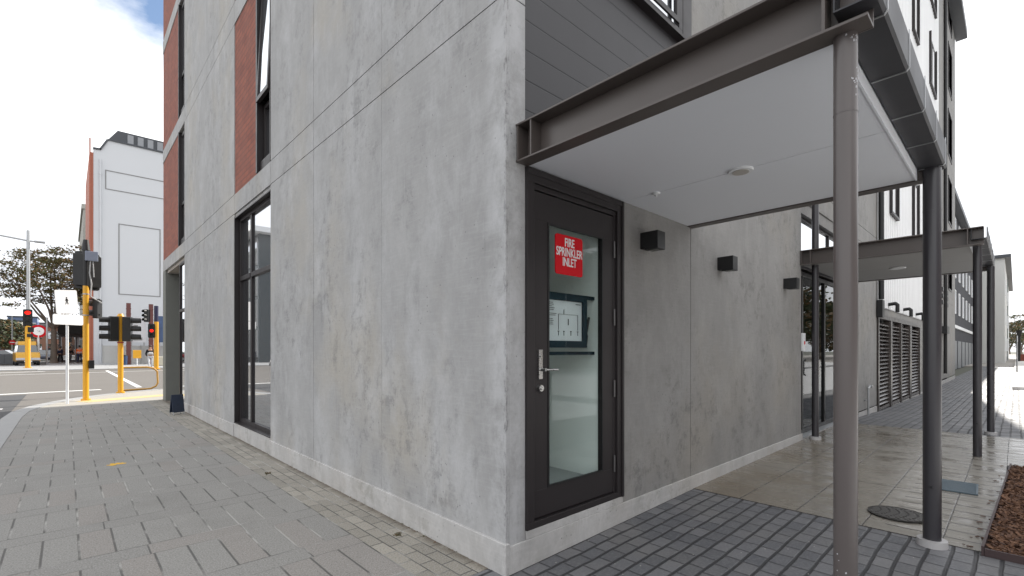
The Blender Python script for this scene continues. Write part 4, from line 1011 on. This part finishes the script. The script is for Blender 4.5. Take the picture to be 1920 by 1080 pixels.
x, y = G(5+12, 683); t = thing('utility_cabinet', 'grey utility cabinet at the left edge beside the yellow van', 'cabinet', (x-.3, y, 0), 0); MB().box(-.6, .7, -.3, .3, 0, 1.05).build('body', simple('cabinet_grey', (.13, .14, .15), .6), t, bevel=.02); MB().box(-.02, .0, -.31, -.3, .1, .95).build('door_seam', BLK, t)
x, y = P(257, 46); t = thing('site_notice', 'small yellow notice on a stand in front of the hoarding', 'sign', (x, y, 0), face_cam(x, y)); MB().cyl((0, 0, 0), (0, 0, 1.0), .04).build('stand', WHITE, t); MB().box(-.32, .32, -.05, 0, .45+.2, 1.45).build('plate', YEL, t, bevel=.05)
x, y = P(232, 46); t = thing('litter_bin', 'dark blue bin at the far kerb behind the short signal pole', 'bin', (x, y, 0)); MB().cyl((0, 0, 0), (0, 0, .9), .26, .3, n=16).build('body', simple('bin_blue', (.02, .05, .12), .5), t); MB().cyl((0, 0, .9), (0, 0, 1.0), .32, .2, n=16).build('lid', BLK, t)
x, y = P(307, 44); t = thing('concrete_block', 'pale concrete block barrier at the far kerb', 'barrier', (x, y, 0)); MB().box(-.9, .6, -.3, .3, 0, .85).build('block', simple('block_cream', (.5, .47, .38), .8), t, bevel=.06)
# sandwich board at the wall end
x, y = -.24, 10.55
t = thing('sandwich_board', 'small dark blue folding board standing against the wall end', 'sandwich board', (x, y, 0), radians(20)); t.scale = (.72, .72, .72)
BLU = simple('dark_blue_plastic', (.015, .025, .05), .4, var=.5, scale=9)
MB().box(-.17, .17, -.012, .012, .07, .62, Matrix.Translation((0, -.10, 0)) @ Matrix.Rotation(radians(-9), 4, 'X')).build('front_panel', BLU, t, bevel=.01)
MB().box(-.17, .17, -.012, .012, .07, .62, Matrix.Translation((0, .10, 0)) @ Matrix.Rotation(radians(9), 4, 'X')).build('rear_panel', BLU, t, bevel=.01)
for sx_ in (-.15, .15):
    for sy_ in (-.10, .10): MB().cyl((sx_, sy_, 0), (sx_, sy_*.9, .09), .012).build('leg', GALV, t)
# ------------------------------------------------------------------ vehicles
def wheel(parent, x, y, r=.33, w=.2):
    m = MB(); m.cyl((x-w/2, y, r), (x+w/2, y, r), r, n=24); o = m.build('wheel', TYRE, parent, bevel=.02); MB().cyl((x-w/2-.01, y, r), (x+w/2+.01, y, r), r*.6, n=16).build('rim', GALV, o)
def car(loc_, rz, label, paint, h=1.45, L=4.3, w=1.75, profile=None, name='parked_car', cat='car', group='cars down the street'):
    t = thing(name, label, cat, loc_, rz, group)
    # profile in (y, z): front at -L/2
    low = [(-L/2, .32), (-L/2-.02, .62), (-L/2+.25, .80), (-L/2+1.05, .93), (L/2-.55, .98), (L/2, .90), (L/2+.02, .35)] if profile is None else profile[0]
    cab = [(-L/2+1.0, .92), (-L/2+1.75, h), (L/2-1.15, h+.0), (L/2-.35, .96)] if profile is None else profile[1]
    px_ = lambda a, b, d: (d, a, b)
    MB().prism(low, px_, -w/2, w/2).build('body', paint, t, bevel=.07)
    # tapered cabin
    def cabin(inset, dz, mat, nm, par, grow=0):
        n_ = len(cab); vs = []
        for sgn in (-1, 1):
            for (a, b) in cab:
                k_ = (b-.92)/(h-.92); vs.append((sgn*(w/2-.06-inset-.14*max(0, k_)), a, b+dz))
        m_ = MB(); m_.add(vs, [tuple(range(n_-1, -1, -1)), tuple(range(n_, 2*n_))]+[(i, (i+1) % n_, n_+(i+1) % n_, n_+i) for i in range(n_)]); return m_.build(nm, mat, par, bevel=.03)
    cabin(0, 0, CARG, 'windows', t); 
    ys = [c[0] for c in cab]
    MB().box(-w/2+.24, w/2-.24, ys[1]+.02, ys[2]-.02, h-.02, h+.03).build('roof', paint, t, bevel=.02)
    for sx_ in (-1, 1):
        for y_ in (-L/2+.8, L/2-.8): wheel(t, sx_*(w/2-.1), y_)
        MB().box(sx_*(w/2-.42)-.16, sx_*(w/2-.42)+.16, -L/2-.035, -L/2+.05, .58, .72).build('headlight', WHITE, t, bevel=.02)
    MB().box(-w/2+.05, w/2-.05, -L/2-.06, -L/2+.05, .28, .46).build('bumper', BLK, t, bevel=.02)
    MB().box(-.26, .26, -L/2-.075, -L/2-.06, .34, .45).build('number_plate', WHITE, t)
    return t
YV = simple('van_yellow', (.62, .33, .03), .35); 
vt = 888*1.42/(684.5-657); x, y = P(49, vt)
Lv = 5.0
lowv = [(-Lv/2, .35), (-Lv/2-.02, .75), (-Lv/2+.12, 1.12), (-Lv/2+.5, 1.25), (Lv/2, 1.25), (Lv/2, .35)]
cabv = [(-Lv/2+.48, 1.24), (-Lv/2+.95, 1.92), (Lv/2-.1, 1.92), (Lv/2-.02, 1.24)]
vn = car((x, y, 0), face_cam(x, y)+radians(3), 'yellow van with white bumper facing the intersection', YV, 1.92, Lv, 1.62, (lowv, cabv), 'van', 'van', None)
MB().prism([(-Lv/2+.98, 1.90), (-Lv/2+1.15, 2.28), (Lv/2, 2.28), (Lv/2, 1.90)], lambda a, b, d: (d, a, b), -.62, .62).build('high_roof', YV, vn, bevel=.08)
MB().box(-.80, .80, -Lv/2-.09, -Lv/2+.04, .50, .72).build('bumper', simple('van_bumper', (.5, .5, .55), .5), vn, bevel=.03)
x, y = P(16, 56); car((x, y, 0), face_cam(x, y)+radians(60), 'silver car behind the utility cabinet', simple('car_silver', (.42, .42, .45), .3, metal=.5))
x, y = P(3, 50); car((x, y, 0), face_cam(x, y)+radians(75), 'red car at the left edge of the street', simple('car_red', (.35, .02, .03), .3))
x, y = P(84, 56); car((x, y, 0), face_cam(x, y)+radians(-5), 'dark blue car between the yellow van and the tree trunk', simple('car_blue', (.02, .03, .08), .3))
x, y = -11.5, 37.0; car((x, y, -.05), radians(90), 'dark parked car across the street, mirrored in the big window', simple('car_dark', (.03, .03, .035), .3))
# ------------------------------------------------------------------ people
def skinned(name, verts, edges, rad, mat, parent, root=0):
    me = bpy.data.meshes.new(name); me.from_pydata(verts, edges, []); o = bpy.data.objects.new(name, me); COL.objects.link(o); o.parent = parent
    sk = o.modifiers.new('skin', 'SKIN'); sk.use_smooth_shade = True
    sv = me.skin_vertices[0].data if me.skin_vertices else None
    if sv is None:
        bm = bmesh.new(); bm.from_mesh(me); bm.verts.layers.skin.verify(); bm.to_mesh(me); bm.free(); sv = me.skin_vertices[0].data
    for i, r in enumerate(rad): sv[i].radius = (r, r) if not isinstance(r, tuple) else r; sv[i].use_root = (i == root)
    su = o.modifiers.new('sub', 'SUBSURF'); su.levels = 1; su.render_levels = 1
    dg = bpy.context.evaluated_depsgraph_get(); dg.update()
    m2 = bpy.data.meshes.new_from_object(o.evaluated_get(dg)); m2.name = name; m2.materials.clear(); m2.materials.append(mat)
    for p in m2.polygons: p.use_smooth = True
    o.modifiers.clear(); o.data = m2; return o
def person(loc_, rz, label, top, legs, stride=.25, arm=.2, scale=1.0, hair=BLK, vest=None, bag=False, group=None):
    t = thing('person', label, 'person', loc_, rz, group); t.scale = (scale,)*3
    s = stride; a = arm
    V = [(0, 0, .95), (0, 0, 1.15), (0, 0, 1.38), (0, 0, 1.50), (0, -.01, 1.62), (0, -.01, 1.70),
         (-.19, 0, 1.40), (-.25, a*.4, 1.13), (-.24, a*.2-.10, .90), (.19, 0, 1.40), (.25, -a*.4, 1.13), (.24, -a*.2-.16, .92),
         (-.10, 0, .88), (-.11, -s*.5, .50), (-.11, -s*.6+.02, .09), (-.11, -s*.6-.14, .04),
         (.10, 0, .88), (.11, s*.3, .50), (.11, s*.9, .10), (.11, s*.9-.13, .05)]
    E = [(0, 1), (1, 2), (2, 3), (3, 4), (4, 5), (2, 6), (6, 7), (7, 8), (2, 9), (9, 10), (10, 11), (0, 12), (12, 13), (13, 14), (14, 15), (0, 16), (16, 17), (17, 18), (18, 19)]
    R = [(.14, .10), (.125, .09), (.14, .10), .055, (.078, .09), (.07, .08), .06, .045, .032, .06, .045, .032, .085, .058, .042, .035, .085, .058, .042, .035]
    skinned('body', V, E, R, SKIN, t)
    # jacket
    Vj = [V[0], V[1], V[2], (0, 0, 1.46), V[6], V[7], (V[8][0], V[8][1]+.01, .95), V[9], V[10], (V[11][0], V[11][1]+.01, .97)]
    skinned('jacket', Vj, [(0, 1), (1, 2), (2, 3), (2, 4), (4, 5), (5, 6), (2, 7), (7, 8), (8, 9)], [(.165, .125), (.155, .12), (.17, .125), .07, .078, .062, .05, .078, .062, .05], top, t)
    Vt = [(0, 0, .93), V[12], V[13], V[14], V[16], V[17], V[18]]
    skinned('trousers', Vt, [(0, 1), (1, 2), (2, 3), (0, 4), (4, 5), (5, 6)], [(.15, .115), .10, .072, .058, .10, .072, .058], legs, t)
    MB().ball((0, .015, 1.70), .105, 12, (1, 1.05, 1.1)).build('hair', hair, t)
    for f_ in (V[15], V[19]): MB().ball((f_[0], f_[1]+.05, .045), .06, 8, (.8, 1.9, .75)).build('shoe', BLK, t)
    if vest: MB().box(-.20, .20, -.15, .15, 1.08, 1.14).build('reflective_band', WHITE, t, bevel=.03)
    if bag: MB().box(-.16, .12, -.26, -.14, 1.05, 1.25).build('bag', simple('white_bag', (.6, .6, .6), .6), t, bevel=.04)
    return t
NAVY = simple('navy_cloth', (.02, .025, .06), .8); BLKC = simple('black_cloth', (.012, .012, .015), .85); WHC = simple('white_cloth', (.62, .64, .68), .8); HIV = simple('hi_vis_orange', (.85, .16, .03), .6); REDC = simple('maroon_cloth', (.14, .03, .04), .8); GRC = simple('grey_cloth', (.14, .15, .17), .8)
x, y = G(282, 690.5); person((x, y, 0), face_cam(x, y)+radians(10), 'woman in black jacket and white trousers walking towards the crossing', BLKC, WHC, .3, .3, 1.03, simple('brown_hair', (.06, .03, .02), .7), bag=True)
x, y = G(149, 681); person((x, y, 0), face_cam(x, y)+radians(170), 'worker in orange hi-vis top and dark trousers near the shop', HIV, NAVY, .2, .25, 1.1, vest=True)
for i, (px, tt, tp, lg, lb) in enumerate(((113, 54, NAVY, BLKC, 'person in navy coat right of the tree trunk'), (120, 57, REDC, BLKC, 'person in maroon coat left of the white sign pole'), (131, 55, BLKC, GRC, 'person in black coat right of the white sign pole'), (137, 58, GRC, NAVY, 'person in grey coat left of the orange hi-vis worker'))):
    x, y = P(px, tt); person((x, y, 0), face_cam(x, y)+radians(30*i-40), lb, tp, lg, .2, .1, 1.05)
# fallen leaves and weeds along the wall
lv = MB(); rd = random.Random(9)
for i in range(150):
    y0 = rd.choice((.9, 1.1, 2.0, 3.3, 6.9))+rd.gauss(0, .25) if i % 2 else rd.uniform(.3, 10)
    if y0 < .2: continue
    c = Vector((-.022-abs(rd.gauss(0, .018)), y0, .006)); a = Vector((rd.gauss(0, 1), rd.gauss(0, 1), rd.uniform(.2, 1.2))).normalized(); b = a.orthogonal().normalized(); q_ = rd.uniform(.005, .014)
    lv.add([c-a*q_*.3, c+b*q_*.4, c+a*q_, c-b*q_*.4], [(0, 1, 2, 3)])
for (cx_, cy_) in ((-.16, 1.05), (-.33, 3.7)):
    for i in range(60):
        c = Vector((cx_+rd.gauss(0, .016), cy_+rd.gauss(0, .02), .003)); a = Vector((rd.gauss(0, 1), rd.gauss(0, 1), rd.uniform(.2, .9))).normalized(); b = a.orthogonal().normalized(); q_ = rd.uniform(.008, .02)
        lv.add([c, c+b*q_*.3, c+a*q_, c-b*q_*.3], [(0, 1, 2, 3)])
tag(lv.build('weeds', leafm('weed_leaves', (.05, .055, .02), (.10, .08, .04), (.12, .06, .03))), 'tiny weeds and dry litter in the joints along the wall foot', 'weeds', kind='stuff')
x, y = G(218, 870)
m = MB(); rd = random.Random(4)
for i in range(26):
    a = rd.uniform(0, 6.28); r = rd.uniform(0, .07); w = rd.uniform(.01, .03)
    m.cyl((x+r*cos(a)*1.4, y+r*sin(a), .001), (x+r*cos(a)*1.4, y+r*sin(a), .0022+i*.0001), w, n=7)
tag(m.build('paint_mark', LINEY), 'splash of orange survey paint on the grey pavers', 'paint mark')
